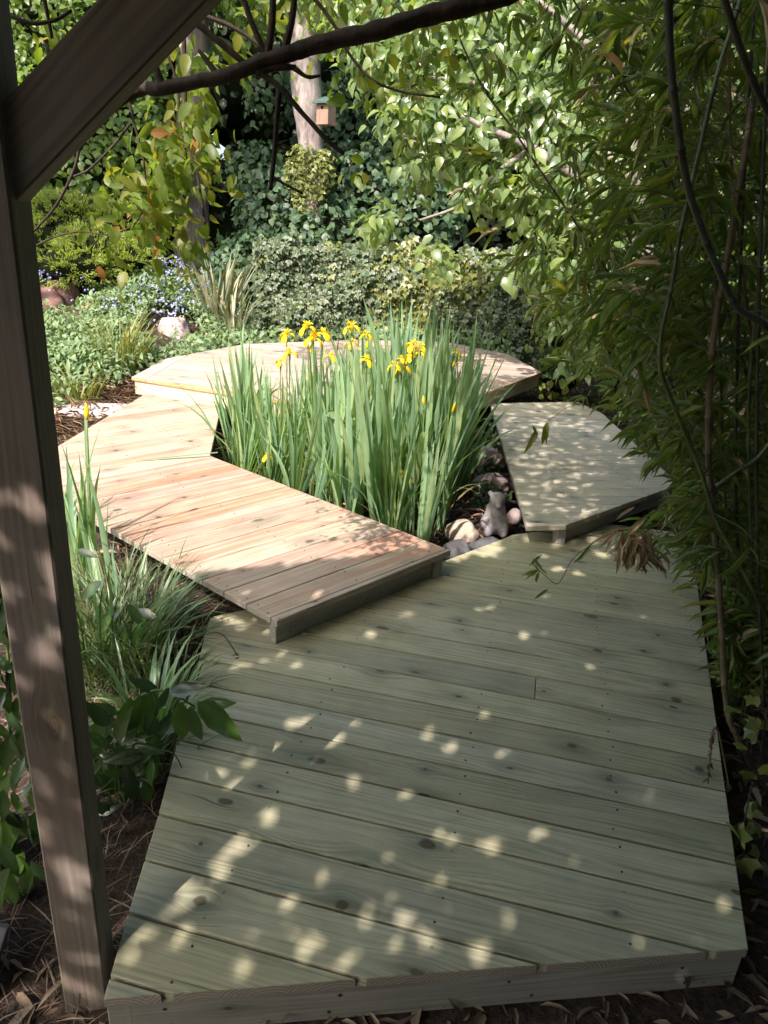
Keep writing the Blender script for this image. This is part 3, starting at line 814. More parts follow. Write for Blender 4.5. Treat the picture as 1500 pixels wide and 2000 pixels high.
while len(pts) < 92 and tries < 20000:
    tries += 1
    x, y = random.uniform(-1.4, .7), random.uniform(3.5, 5.6)
    if not inside((x, y), bed): continue
    if any((x - a) ** 2 + (y - b_) ** 2 < .09 ** 2 for a, b_ in pts): continue
    pts.append((x, y))
for x, y in pts:
    # taller towards the middle right, shorter at the front edge
    e = (x * .631 + y * .776) - 2.675                      # distance from the walkway edge
    tall = .92 + .34 * math.exp(-((x - .12) / .55) ** 2) + .12 * min(1, max(0, e - .1))
    hh = tall * random.uniform(.80, 1.13)
    if e < .28: hh *= random.uniform(.62, .9)
    if e < .26: zl = ('flowerless iris in the front row, close along the edge of the sunlit walkway', 'irises along the walkway edge')
    elif x > .30: zl = ('darker flowerless iris at the right end of the stand, nearest the boulders', 'irises at the right end of the stand')
    elif x < -.75: zl = ('sunlit flowerless iris at the left end of the stand, nearest the walkway bend', 'irises at the left end of the stand')
    elif y > 4.95: zl = ('flowerless iris in the back row of the stand, against the far platform', 'irises against the far platform')
    else: zl = ('tall iris without a flower in the crowded middle of the stand', 'irises in the middle of the stand')
    put_iris(x, y, hh, wscale=random.uniform(.85, 1.1) * 1.0, label=zl[0], group=zl[1], lean=random.uniform(.02, .22), la=random.uniform(0, 6.28))

for rt, kids in protos:
    for c in kids: bpy.data.objects.remove(c)
    bpy.data.objects.remove(rt)
# flowers -----------------------------------------------------------
def petal_mesh():
    vs = []; fs = []; uvs = []
    def strip(path, widths, an, cup=.25):
        b0 = len(vs); c, s_ = math.cos(an), math.sin(an)
        for (r_, z), w in zip(path, widths):
            for k, t in enumerate((-1, -.5, 0, .5, 1)):
                zz = z - cup * w * t * t + (.004 * math.sin(9 * r_ * 100 + k * 2.1) if abs(t) == 1 else 0)
                vs.append((c * r_ - s_ * w * t * .5, s_ * r_ + c * w * t * .5, zz))
        for i in range(len(path) - 1):
            for k in range(4):
                q = b0 + i * 5 + k; fs.append((q, q + 1, q + 6, q + 5)); uvs.extend([0, 0, 1, 0, 1, 1, 0, 1])
    for k in range(3):
        a = k * 2.094
        strip([(.004, 0), (.016, .012), (.032, .014), (.047, .002), (.056, -.020), (.057, -.038)], [.010, .014, .026, .038, .034, .010], a)
        strip([(.003, .004), (.008, .022), (.016, .036), (.024, .042)], [.006, .011, .013, .003], a + 1.05, .1)
        strip([(.003, .008), (.014, .024), (.028, .030), (.036, .026)], [.006, .012, .012, .006], a, -.2)
    me = bpy.data.meshes.new('flower'); me.from_pydata(vs, [], fs)
    u = me.uv_layers.new(name="UVMap"); u.data.foreach_set("uv", np.array(uvs, dtype=np.float32))
    me.polygons.foreach_set("use_smooth", np.ones(len(fs), dtype=bool)); me.materials.append(M['petal'])
    return me
FL = petal_mesh()
def bud_mesh():
    mb = MB(); mb.tube([(0, 0, 0), (.001, 0, .015), (.003, 0, .035), (.002, .001, .052), (0, 0, .066)], [.005, .009, .010, .006, .001], 7)
    me = bpy.data.meshes.new('bud'); me.from_pydata(mb.v, [], mb.f); me.polygons.foreach_set("use_smooth", np.ones(len(mb.f), dtype=bool)); me.materials.append(M['petal']); return me
BUD = bud_mesh()
def flower_plant(blooms, Y, label, kind='f', hfan=.8):
    """one flowering plant: a stem for each bloom, rising from one foot"""
    tops = [aty(x, y, Y + random.uniform(-.04, .04)) for (x, y, *_) in blooms]
    bx = sum(t.x for t in tops) / len(tops) + random.uniform(-.03, .03); by = Y
    bz = ground_z(bx, by)
    root = empty('iris_plant', (bx, by, bz), label, 'iris', None)
    sp_ = [(bx + s[0], by + s[1], bz + s[2], *s[3:]) for s in iris_fan(hfan, 6, .026, random.randrange(9999))]
    blades('leaves', M['iris'], root, sp_)
    for t, bl in zip(tops, blooms):
        kd = bl[2] if len(bl) > 2 else kind; sc_ = bl[3] if len(bl) > 3 else 1.0
        base = Vector((bx + random.uniform(-.015, .015), by + random.uniform(-.015, .015), bz))
        mid = base.lerp(t, .55) + Vector((random.uniform(-.02, .02), random.uniform(-.02, .02), .0))
        p = curve([base, mid, t - Vector((0, 0, .02))], 5)
        s_ = MB(); s_.tube(p, taper(len(p), .0055, .0035), 6); st = s_.build('flower_stem', M['stem'], root)
        # a short bract leaf
        f = bpy.data.objects.new('flower' if kd == 'f' else 'bud', FL if kd == 'f' else BUD); COL.objects.link(f)
        f.parent = st
        f.location = t; f.rotation_euler = (random.uniform(-.25, .25), random.uniform(-.25, .25), random.uniform(0, 6.28)); f.scale = (.92 * sc_,) * 3
        if kd == 'f':
            sp2 = MB(); sp2.tube([t - Vector((0, 0, .05)), t - Vector((0, 0, .02)), t], [.004, .007, .004], 6); sp2.build('bract', M['stem'], root)
    return root
flower_plant([(600, 640, 'f', 1.1), (632, 652, 'f', 1.05), (612, 663, 'f', 1.25), (606, 690, 'b', 1)], 4.5, 'iris with the largest cluster of yellow blooms, on tall stems left of centre')
flower_plant([(560, 655, 'f', 1.1), (566, 690, 'f', 1.0)], 4.6, 'iris with two yellow blooms one above the other, left of the largest cluster')
flower_plant([(548, 707, 'f', .75)], 4.5, 'iris with one small low yellow bloom, leftmost flower of the stand before the platform')
flower_plant([(687, 640, 'f', 1.15), (687, 672, 'f', 1.0)], 4.6, 'iris with two yellow blooms, the upper one drooping, in the middle of the stand')
flower_plant([(646, 697, 'f', .9)], 4.4, 'iris with a single yellow bloom just below and right of the largest cluster')
flower_plant([(716, 655, 'f', .8), (718, 682, 'b', .9), (716, 704, 'f', .95)], 4.4, 'iris with two narrow yellow blooms and a bud between them, upright')
flower_plant([(806, 675, 'f', .95), (822, 678, 'f', .8), (804, 695, 'f', 1.0), (818, 690, 'f', .8)], 4.2, 'iris with a bunch of partly shaded yellow blooms right of the tallest blades')
flower_plant([(770, 715, 'f', .8), (784, 702, 'f', .7), (785, 718, 'f', 1.0), (773, 738, 'b', .8)], 4.2, 'iris with three small yellow blooms close together above a bud, right of centre')
flower_plant([(893, 690, 'f', .7), (884, 718, 'b', .8)], 4.3, 'iris with one small shaded yellow bloom at the right end of the stand')
flower_plant([(522, 893, 'f', .8)], 4.35, 'iris with a low yellow bloom near the front edge above the left walkway', hfan=.6)
flower_plant([(788, 932, 'f', 1.1)], 3.9, 'iris with a crumpled yellow bloom low at the front of the stand', hfan=.6)
flower_plant([(828, 790, 'b', .9), (883, 806, 'b', 1.1)], 3.95, 'iris with two orange-yellow buds among dark blades at the right', hfan=.8)
# round-leaved water plant showing through the blades
k = empty('marsh_plant', tuple(at(690, 900, GZ)), 'pale round-leaved marsh plant showing through the middle of the irises', 'plant')
n = 16; c0 = aty(690, 815, 4.35); pos = np.array(tuple(c0)) + rng.normal(size=(n, 3)) * [.07, .05, .10]
leaves('leaves', M['herb'], k, pos, rdir(n), rdir(n) * .5 + [-.3, -.7, .6], rng.uniform(.07, .11, n), rng.uniform(.08, .11, n), T_leaf(.5, .42, .1, .05))
s_ = MB()
for q in pos[:9]: s_.tube([(c0.x, c0.y, GZ), tuple(q)], .003, 5)
s_.build('stalks', M['stem'], k)
# lying leaf on the walkway corner
k = blades('fallen_iris_leaf', M['iris'], None, []) if False else None
fl = MB(); a, b_ = at(272, 899, LW + .006), at(425, 884, LW + .03)
w = Vector((-.0, .011, 0)); mids = [a.lerp(b_, t) for t in (0, .3, .65, 1)]
vs = []
for i, p in enumerate(mids):
    ww = w * (.25, 1, 1, .7)[i]; vs += [p - ww, p + ww + Vector((0, 0, .003))]
fl.add(vs, [(0, 1, 3, 2), (2, 3, 5, 4), (4, 5, 7, 6)]); fo = fl.build('fallen_leaf', M['iris'])
tag(fo, 'long yellow-green iris leaf lying flat on the sunlit walkway', 'leaf')

# left-hand iris clump by the post
def left_iris(px, py, n, h, label, sd, flower=None):
    p = at(px, py, GZ); root = empty('iris_plant', tuple(p), label, 'iris')
    r = random.Random(sd); sp_ = []
    for i in range(n):
        an = r.uniform(0, 6.28)
        sp_.append((p.x + r.uniform(-.06, .06), p.y + r.uniform(-.06, .06), p.z, an, h * r.uniform(.6, 1.05), r.uniform(.02, .22), r.uniform(0, .35) if r.random() < .8 else 1.5, .03 * r.uniform(.8, 1.2), r.uniform(-.6, .6)))
    blades('leaves', M['iris'], root, sp_)
    if flower:
        t = aty(flower[0], flower[1], p.y); s_ = MB(); q = curve([p, p.lerp(t, .5) + Vector((.01, 0, 0)), t], 5); s_.tube(q, taper(len(q), .005, .003), 6); st = s_.build('flower_stem', M['stem'], root)
        f = bpy.data.objects.new('bud', BUD); COL.objects.link(f); f.parent = st; f.location = t; f.scale = (1.1,) * 3
    return root
left_iris(172, 1170, 11, .95, 'tall sunlit iris with one yellow bud between the post and the walkway', 4, (170, 818))
left_iris(205, 1190, 9, .85, 'sunlit flowerless iris with broad blades beside the walkway edge near the post', 9)
left_iris(140, 1150, 7, .75, 'flowerless iris half hidden behind the post at the left', 13)

# sedges
def sedge(px, py, n, h, mat, label, sd, zz=None, w=.009, spread=.10, curl=(.6, 2.0), name='sedge_clump', cat='grass'):
    p = at(px, py, GZ if zz is None else zz); p.z = ground_z(p.x, p.y) if zz is None else zz
    root = empty(name, tuple(p), label, cat); r = random.Random(sd); sp_ = []
    for i in range(n):
        an = r.uniform(0, 6.28); q = r.random() ** .5 * spread
        sp_.append((p.x + math.cos(an) * q, p.y + math.sin(an) * q, p.z - .01, an + r.uniform(-.7, .7), h * r.uniform(.5, 1.1), r.uniform(.05, .5), r.uniform(*curl), w * r.uniform(.6, 1.3), r.uniform(-.5, .5)))
    blades('leaves', mat, root, sp_, seg=6, fold=.12); return root
sedge(255, 1330, 190, .50, M['sedge'], 'dense clump of narrow dark green sedge leaves left of the near deck', 1, spread=.12)
sedge(330, 1400, 70, .38, M['sedge'], 'smaller sedge clump with leaf tips arching over the near deck edge', 2, spread=.10)
sedge(215, 1230, 70, .48, M['sedge'], 'sedge clump between the post and the shadow under the walkway', 3, spread=.12)
sedge(345, 1290, 40, .34, M['sedge'], 'thin sedge tuft beside the pale stones below the walkway', 5, spread=.08)
sedge(225, 1560, 40, .30, M['sedge'], 'low shaded sedge tuft close behind the foot of the post', 6, spread=.08)
sedge(240, 745, 170, .75, M['sedge_gold'], 'bright yellow-green grass clump beside the corner of the far platform', 7, w=.014, spread=.22, curl=(.5, 1.7))
sedge(150, 790, 60, .5, M['sedge_gold'], 'sunlit strappy plant at the left beyond the post', 8, w=.02, spread=.2)
pz = at(430, 660, .1)
sedge(425, 640, 60, 1.15, M['phormium'], 'tall phormium with striped stiff blades and dry tips left of the ivy', 17, zz=.25, w=.045, spread=.16, curl=(.1, .9), name='striped_flax', cat='plant')
sedge(455, 655, 45, .85, M['phormium'], 'shorter striped flax with drooping cream blades in front of the tall one', 18, zz=.22, w=.03, spread=.18, curl=(.5, 1.7), name='striped_flax', cat='plant')
sedge(290, 1250, 130, .44, M['sedge'], 'sunlit fine-leaved sedge clump just below the walkway edge', 21, spread=.12)
sedge(180, 1330, 150, .55, M['sedge'], 'tall sedge clump directly right of the post at mid height', 22, spread=.13)
sedge(300, 1500, 60, .30, M['sedge'], 'short dark sedge tuft under the laurel leaves', 23, spread=.09)
sedge(235, 1300, 85, .52, M['iris'], 'clump of broad arching strap leaves in half shade right of the post', 31, w=.022, spread=.13, curl=(.4, 1.5), name='strap_leaved_plant', cat='plant')
sedge(300, 1440, 60, .36, M['iris'], 'small strap-leaved clump beside the near deck edge under the laurel', 32, w=.018, spread=.10, curl=(.5, 1.7), name='strap_leaved_plant', cat='plant')
# bent dead leaves lying on the deck edge
s_ = MB()
for (l, Y) in [([(330, 1270), (400, 1238), (435, 1240), (465, 1282)], 2.35), ([(340, 1310), (400, 1290), (465, 1278)], 2.35), ([(350, 1330), (420, 1300), (466, 1284)], 2.33), ([(280, 1476), (340, 1472), (372, 1560), (373, 1575)], 1.72)]:
    q = curve(vp(l, Y), 5); s_.tube(q, .0028, 4)
o = s_.build('bent_grass_leaves', M['sedge']); tag(o, 'few dark bent grass leaves leaning over the left edge of the near deck', 'grass')

# laurel
def laurel(name, label, stems, leafspec, base):
    root = empty(name, base, label, 'shrub')
    s_ = MB()
    for (l, Y) in stems:
        q = curve(vp(l, Y), 5); s_.tube([Vector(base)] + q if base[2] < 0 and False else q, taper(len(q), .006, .003), 6)
    s_.build('stem', M['stem'], root)
    pos = []; d = []; nr = []; ln = []
    for (x, y, Y, dx, dy, L, *nn_) in leafspec:
        p = aty(x, y, Y); q = aty(x + dx, y + dy, Y + random.uniform(-.04, .02)); v = (q - p)
        pos.append(tuple(p)); d.append(tuple(v.normalized())); ln.append(v.length)
        nr.append(nn_[0] if nn_ else (random.uniform(-.3, .5), -.8, .65))
    ln = np.array(ln)
    leaves('leaves', M['laurel'], root, pos, d, nr, ln, ln * .37, T_leafH(.5, .08, .06))
    return root
laurel('laurel_branch', 'glossy dark laurel shoot with big oval leaves overhanging the left edge of the near deck',
       [([(170, 1420), (230, 1390), (290, 1352), (330, 1352), (380, 1380)], 1.75), ([(290, 1352), (300, 1380), (290, 1420)], 1.75), ([(235, 1480), (200, 1440)], 1.7)],
       [(355, 1370, 1.72, -2, 85, 0), (372, 1378, 1.70, 18, 78, 0), (385, 1370, 1.70, 90, 80, 0), (385, 1380, 1.72, 75, -8, 0), (330, 1352, 1.74, 70, -12, 0), (292, 1355, 1.74, -28, 88, 0), (255, 1362, 1.74, -15, 78, 0),
        (310, 1350, 1.76, -60, -25, 0), (230, 1390, 1.74, -60, -15, 0), (220, 1385, 1.75, -45, 30, 0), (285, 1470, 1.68, -88, 18, 0), (205, 1400, 1.72, -30, 70, 0),
        (250, 1180, 2.3, 30, 45, 0), (235, 1195, 2.3, -50, 25, 0), (270, 1190, 2.3, 40, 20, 0), (220, 1200, 2.3, -30, 40, 0), (175, 1430, 1.7, 40, 35, 0), (185, 1590, 1.6, 55, -20, 0), (180, 1560, 1.6, 40, 40, 0), (150, 1075, 2.2, 40, 12, 0), (200, 1135, 2.2, -50, 40, 0)],
       tuple(at(170, 1560, GZ)))
Ls = []
for _ in range(230):
    x = random.uniform(-40, 100); y = random.uniform(1080, 1830); a = random.uniform(.6, 2.4)
    if y > 1700 and random.random() < .5: continue
    L = random.uniform(55, 100); Ls.append((x, y, random.uniform(1.25, 1.6), math.cos(a) * L * .8, math.sin(a) * L, 0, (random.uniform(-.9, .2), random.uniform(-.9, -.1), random.uniform(.2, .9))))
laurel('laurel_shrub', 'glossy laurel shrub with broad drooping leaves at the far left behind the post', [([(-30, 1850), (0, 1600), (20, 1400), (10, 1200)], 1.5), ([(10, 1500), (50, 1460)], 1.45)], Ls, tuple(at(-20, 1850, GZ)))
Ls = []
for _ in range(110):
    x = random.uniform(165, 320); y = random.uniform(1380, 1720); a = random.uniform(0, 6.28)
    L = random.uniform(40, 75); Ls.append((x, y, random.uniform(1.65, 1.9), math.cos(a) * L, math.sin(a) * L, 0))
laurel('laurel_shrub', 'small shaded laurel regrowth between the post and the near deck', [([(230, 1700), (235, 1560), (225, 1450)], 1.7)], Ls, tuple(at(230, 1700, GZ)))

# ------------------------------------------------------------------ bamboo
canes = []     # (root, path, spray list)
def cane(path, r0, r1, mat, label, group=None, nodes=.16, foliage=True):
    path = [Vector(p) for p in path]
    base = min(path, key=lambda p: p.z).copy()
    root = empty('bamboo_cane', tuple(base), label, 'bamboo', group)
    L = 0; pts = []; rad = []; tot = sum((path[i + 1] - path[i]).length for i in range(len(path) - 1)); nxt = nodes
    fine = []
    for i in range(len(path) - 1):
        k = max(1, int((path[i + 1] - path[i]).length / .05))
        for j in range(k): fine.append(path[i].lerp(path[i + 1], j / k))
    fine.append(path[-1])
    for i, p in enumerate(fine):
        if i: L += (p - fine[i - 1]).length
        r = r0 + (r1 - r0) * L / tot
        if L > nxt and 0 < i < len(fine) - 1:
            t = (fine[i + 1] - fine[i - 1]).normalized() * .004
            for o_, m_ in ((-2, 1.0), (-.6, 1.28), (.6, 1.22), (2, .98)): pts.append(p + t * o_); rad.append(r * m_)
            nxt += nodes * random.uniform(.85, 1.15)
        else: pts.append(p); rad.append(r)
    mb = MB(); mb.tube(pts, rad, 8); mb.build('stalk', mat, root)
    canes.append([root, fine, [], foliage]); return root
def cpx(l, Y): return curve(vp(l, Y), 5)
cane(cpx([(1560, 1660), (1500, 1560), (1440, 1440), (1418, 1370), (1405, 1150), (1391, 1000), (1383, 850), (1395, 650), (1425, 480), (1450, 330), (1470, 200)], 2.0), .0105, .009, M['cane_brown'], 'thick pale brown bamboo cane rising upright beside the deck edge')
cane(cpx([(1540, 1290), (1500, 1215), (1450, 1110), (1400, 1020), (1372, 930), (1345, 862), (1305, 765), (1290, 720), (1292, 650), (1310, 570), (1330, 450), (1360, 320), (1400, 150), (1440, 20), (1460, -60)], 1.95), .0062, .006, M['cane'], 'slender green bamboo cane with an elbow bend, crossing in front of the brown one')
cane(cpx([(1600, 760), (1500, 640), (1440, 600), (1400, 520), (1375, 460), (1340, 350), (1318, 200), (1308, 90), (1305, -60)], 1.7), .0075, .009, M['cane_dark'], 'dark curved cane sweeping from the right edge up to the top, thickest of the clump')
cane(cpx([(1600, 430), (1500, 220), (1455, 120), (1412, -10), (1390, -70)], 1.6), .007, .007, M['cane_dark'], 'dark cane slanting down across the top right corner')
cane(cpx([(1640, 640), (1500, 870), (1440, 920), (1398, 950)], 1.9), .006, .006, M['cane'], 'short broken green cane slanting in from the right edge')
cane(cpx([(1440, 1050), (1330, 790), (1240, 620), (1180, 520), (1060, 340), (1000, 250), (940, 165), (880, 30), (860, -60)], 2.9), .0065, .003, M['cane_dark'], 'long thin dark cane arching diagonally to the upper left, lower of two')
cane(cpx([(1500, 900), (1420, 600), (1330, 400), (1285, 290), (1235, 195), (1180, 95), (1120, 0), (1090, -60)], 2.7), .006, .003, M['cane_dark'], 'long thin dark cane arching diagonally to the upper left, upper of two')
for j_, (l_, Y__, m__) in enumerate([([(1455, 1300), (1438, 1000), (1440, 700), (1452, 380), (1470, 60), (1475, -60)], 2.1, 'cane_dark'), ([(1492, 1380), (1478, 1000), (1482, 600), (1495, 200), (1505, -60)], 1.95, 'cane_dark'),
        ([(1425, 1120), (1412, 900), (1404, 640), (1380, 330), (1340, 40), (1325, -60)], 2.3, 'cane'), ([(1510, 1250), (1500, 900), (1462, 620), (1430, 350), (1425, 100), (1430, -60)], 2.2, 'cane_brown'),
        ([(1352, 900), (1335, 700), (1310, 480), (1255, 260), (1190, 120), (1150, -50)], 2.6, 'cane'), ([(1470, 1150), (1462, 800), (1490, 500), (1530, 300)], 2.0, 'cane')]):
    cane(cpx(l_, Y__), .0055, .0045, M[m__], ['straight dark cane just right of the thick brown one', 'dark upright cane nearest the right margin', 'green cane leaning left behind the thick brown cane', 'brownish cane bowing left near the right margin', 'thin green cane arching left between the bamboo leaves', 'short green cane leaning right out of the frame'][j_], foliage=False)
# the rest of the clump
for i in range(30):
    bx = random.uniform(1.75, 3.4); by = random.uniform(1.5, 4.9)
    if i < 16: bx = 1.5 + .30 * by + random.uniform(.0, .7); by = random.uniform(1.7, 4.6)
    bx = max(bx, 1.28 + .30 * (by - 1.2) + .22, (2.12 if by > 3.9 else 0))
    h = random.uniform(2.8, 4.2); a = random.uniform(1.9, 4.6); ln_ = random.uniform(.05, .55)
    p = []
    for t in np.linspace(0, 1, 7): p.append((bx + math.cos(a) * ln_ * t ** 2.2 * h * .5, by + math.sin(a) * ln_ * t ** 2.2 * h * .5, ground_z(bx, by) + h * t))
    cane(curve(p, 3), random.uniform(.006, .011), .004, [M['cane'], M['cane_dark'], M['cane_dark'], M['cane_brown']][i % 4],
         ['upright green cane inside the dense shaded bamboo clump at the right', 'upright nearly black cane inside the dense bamboo clump at the right', 'upright nearly black cane inside the dense bamboo clump at the right', 'upright brown cane inside the dense shaded bamboo clump at the right'][i % 4], ['green canes inside the clump', 'black canes inside the clump', 'black canes inside the clump', 'brown canes inside the clump'][i % 4], nodes=.22)
# leaf sprays
def lb(y):     # left limit of the bamboo foliage in the picture, and its thinning
    return float(np.interp(y, [-60, 100, 250, 400, 520, 600, 680, 740, 800, 850, 900, 950, 1000, 1040, 1100, 1140, 1180], [760, 730, 740, 900, 960, 1000, 1060, 1100, 1150, 1190, 1260, 1300, 1240, 1200, 1310, 1340, 1380]))
def bamboo_sprays():
    fines = []; own = []
    for i, c in enumerate(canes):
        if not c[3]: continue
        for p in c[1][::2]: fines.append(tuple(p)); own.append(i)
    fines = np.array(fines); own = np.array(own)
    cnt = 0; tries = 0
    while cnt < 1750 and tries < 60000:
        tries += 1
        y = random.uniform(-60, 1190); l = lb(y)
        x = random.uniform(l, 1540)
        w = (x - l) / 260.0
        if y < 560: w = .05 + .95 * max(0, min(1, (x - 1030) / 300.0)) ** 1.4
        if random.random() > min(1, w * (.9 if y > 400 else .8) + .04): continue
        if y > 1150 and x < 1380: continue
        if x > 1390 and random.random() < .50: continue
        Y = random.uniform(2.0, 4.8) if y < 850 else random.uniform(2.0, 3.6)
        if x < 1150: Y = random.uniform(2.6, 4.6)
        p = np.array(tuple(aty(x, y, Y)))
        if y > 880 and p[2] < .05:
            Y = random.uniform(1.9, 2.5); p = np.array(tuple(aty(x, y, Y)))
        if p[2] < -.05: continue
        if 0 < p[2] < .2 and p[0] < 1.35 and p[1] > 2.6 and y > 1000: pass
        dd_ = np.linalg.norm((fines - p) * [1, 1, 1.3], axis=1); j = int(np.argmin(dd_ + rng.random(len(dd_)) * .25))
        canes[own[j]][2].append((p, fines[j])); cnt += 1
    # low skirt over the deck edge
    for _ in range(170):
        y = random.uniform(1180, 1330); x = random.uniform(1400 + (y - 1180) * .1, 1540); Y = random.uniform(2.0, 2.5)
        p = np.array(tuple(aty(x, y, Y)))
        if p[2] < -.12: continue
        dd_ = np.linalg.norm(fines - p, axis=1); j = int(np.argmin(dd_)); canes[own[j]][2].append((p, fines[j]))
    # sprays out to the right of the view, so the clump is whole from a step aside
    k_ = 0
    while k_ < 800:
        j = random.randrange(len(fines)); f_ = fines[j]
        p = f_ + np.array([random.gauss(.05, .22), random.gauss(0, .22), random.gauss(0, .12)])
        if p[2] < .1 or pix(p)[0] < 1500: continue
        canes[own[j]][2].append((p, f_)); k_ += 1
    for root, fine, sp_, fo in canes:
        if not sp_: continue
        P = []; D = []; N_ = []; LN = []; mb = MB()
        for p, q in sp_:
            v = p - q; L = np.linalg.norm(v)
            if L > .05:
                mid = (p + q) / 2 + np.array([0, 0, .10 * L])
                st = q if L < .75 else p - v / L * .4
                if L >= .75: mid = (p + st) / 2 + np.array([0, 0, .04])
                mb.tube([tuple(st), tuple(mid), tuple(p)], [.0016, .0012, .0008], 3, cap=False)
            out = v / (L + 1e-6); out[2] *= .3
            az = math.atan2(out[1], out[0])
            k = random.randint(3, 8); sag = random.uniform(-.1, 1.3)
            for i in range(k):
                a = az + random.gauss(0, .75)
                dz = -sag + random.gauss(0, .3)
                t = rng.random() * .10
                P.append(p - out * t); D.append((math.cos(a), math.sin(a), dz)); N_.append((random.gauss(0, .5), random.gauss(-.3, .5), .9)); LN.append(random.uniform(.05, .15))
        LN = np.array(LN)
        n = len(P); mi = (rng.random(n) < .03).astype(int)
        leaves('foliage', [M['bamboo'], M['bamboo_dry'], M['cane']], root, P, D, N_, LN, LN * rng.uniform(.11, .165, n), T_bamboo(), mi, None, mb, 2)
bamboo_sprays()
# stray twigs that hang clear of the clump
def stray(name, label, stems, lf, mat, wr=.16, Ls=1.0):
    root = empty(name, tuple(vp(stems[0][0][:1], stems[0][1])[0]), label, 'bamboo twig')
    s_ = MB()
    for l, Y in stems: q = curve(vp(l, Y), 4); s_.tube(q, .0022 if 'dead' in name else .0015, 5)
    s_.build('twig', M['cane_dark'], root)
    P = []; D = []; N_ = []; LN = []
    for (x, y, dx, dy, Y) in lf:
        a = aty(x, y, Y); b_ = aty(x + dx, y + dy, Y + random.uniform(-.03, .03)); P.append(a); D.append((b_ - a)); LN.append((b_ - a).length * Ls); N_.append((random.uniform(-.4, .4), -.7, .7))
    LN = np.array(LN); leaves('leaves', mat, root, P, D, N_, LN, np.maximum(LN * wr, .008), T_bamboo()); return root
stray('bamboo_twig', 'thin wiry bamboo twig with a star of dark leaves hanging over the near deck', [([(1160, 1060), (1120, 1090), (1098, 1130), (1085, 1140), (1060, 1120), (1040, 1100), (1058, 1084)], 2.5)],
      [(1052, 1115, -30, 18, 2.5), (1052, 1116, -28, 2, 2.5), (1054, 1116, -10, 28, 2.5), (1056, 1112, 16, 12, 2.5), (1052, 1114, -10, -16, 2.5), (1058, 1084, -28, 24, 2.5), (1040, 1090, 24, 28, 2.5), (1072, 1150, -32, 22, 2.5), (1155, 1062, -34, 42, 2.5), (1054, 1114, -36, 10, 2.5)], M['bamboo'])
stray('bamboo_twig', 'pair of narrow dark bamboo leaves hanging on a fine twig over the right walkway', [([(1180, 780), (1120, 790), (1070, 822)], 3.2)],
      [(1048, 838, -24, 52, 3.2), (1070, 824, -4, 44, 3.2), (1046, 836, -8, 38, 3.2), (1068, 824, -10, 50, 3.2), (1040, 830, 12, 30, 3.2)], M['bamboo'], .2)
lf = []
for i in range(34):
    x = random.uniform(1205, 1265); y = 1032 + random.uniform(-4, 26); a = random.gauss(1.6, .42); L = random.uniform(50, 85)
    lf.append((x, y, math.cos(a) * L, math.sin(a) * L, 2.25 + random.uniform(-.05, .05)))
for i in range(12):
    lf.append((1255 + random.uniform(-10, 30), 1080 + random.uniform(-10, 20), random.uniform(10, 45), random.uniform(20, 40), 2.25))
for (x, y, dx, dy) in [(1262, 1010, -40, 40), (1320, 990, 22, 26), (1300, 1000, -2, 40), (1318, 990, -18, 40), (1240, 990, -40, 24)]: lf.append((x, y, dx, dy, 2.2))
stray('dead_bamboo_spray', 'bunch of dead tan bamboo leaves hanging over the near deck before green foliage', [([(1340, 1010), (1290, 1028), (1235, 1034), (1200, 1038)], 2.25)], lf, M['bamboo_dry'], .14)
# withered hanging shoot at the deck edge
s_ = MB(); q = curve(vp([(1425, 1540), (1412, 1470), (1402, 1425), (1392, 1428), (1388, 1470), (1383, 1530)], 1.6), 5); s_.tube(q, .0025, 5)
root = empty('withered_shoot', tuple(q[0]), 'brown withered shoot bent over the right edge of the near deck', 'shoot'); s_.build('stalk', M['cane_brown'], root)
qq = [q[int(len(q) * .55) + i % int(len(q) * .45)] for i in range(26)]
P = [tuple(p + Vector((random.uniform(-.004, .004), 0, random.uniform(-.01, .01)))) for p in qq]
leaves('dead_leaves', M['litter'], root, P, rdir(26) * .5 + [0, 0, -1], rdir(26), rng.uniform(.014, .03, 26), rng.uniform(.008, .012, 26), T_leaf())

# ------------------------------------------------------------------ rocks, pot, ornament
def rock(name, c, rad, mat, label, cat='rock', sd=0, rz=0, flat=.0, parent=None, group=None, amp=.22):
    bm = bmesh.new(); bmesh.ops.create_icosphere(bm, subdivisions=4, radius=1)
    off = Vector((sd * 3.1, sd * 1.7, 0)); cr, sr = math.cos(rz), math.sin(rz)
    for v in bm.verts:
        p = v.co.copy(); n = 1 + amp * mnoise.noise(p * 1.3 + off) + amp * .45 * mnoise.noise(p * 3.1 + off) + .02 * mnoise.noise(p * 11 + off)
        p = p * n
        for ax in (Vector((.8, .3, .5)).normalized(), Vector((-.5, .6, .6)).normalized(), Vector((0, -.9, .4)).normalized()):
            d_ = p.dot(ax)
            if d_ > .80: p -= ax * (d_ - .80) * .8
        if p.z > 1 - flat: p.z = 1 - flat + (p.z - 1 + flat) * .1
        x, y = p.x * rad[0], p.y * rad[1]
        v.co = Vector((c[0] + x * cr - y * sr, c[1] + x * sr + y * cr, c[2] + p.z * rad[2]))
    me = bpy.data.meshes.new(name); bm.to_mesh(me); bm.free()
    for p in me.polygons: p.use_smooth = True
    o = link(name, me, mat, parent)
    if parent is None: tag(o, label, cat, group)
    return o
def gp(px, py, z=GZ): p = at(px, py, z); return p
p = gp(900, 1062); rock('boulder', (p.x, p.y, -.075), (.105, .10, .085), M['tanrock'], 'round tan boulder at the front right foot of the irises', sd=1)
p = gp(893, 1088); rock('boulder', (p.x, p.y - .02, -.10), (.09, .08, .07), M['greyrock'], 'dark grey rounded stone touching the near deck, left of the two dark ones', sd=2)
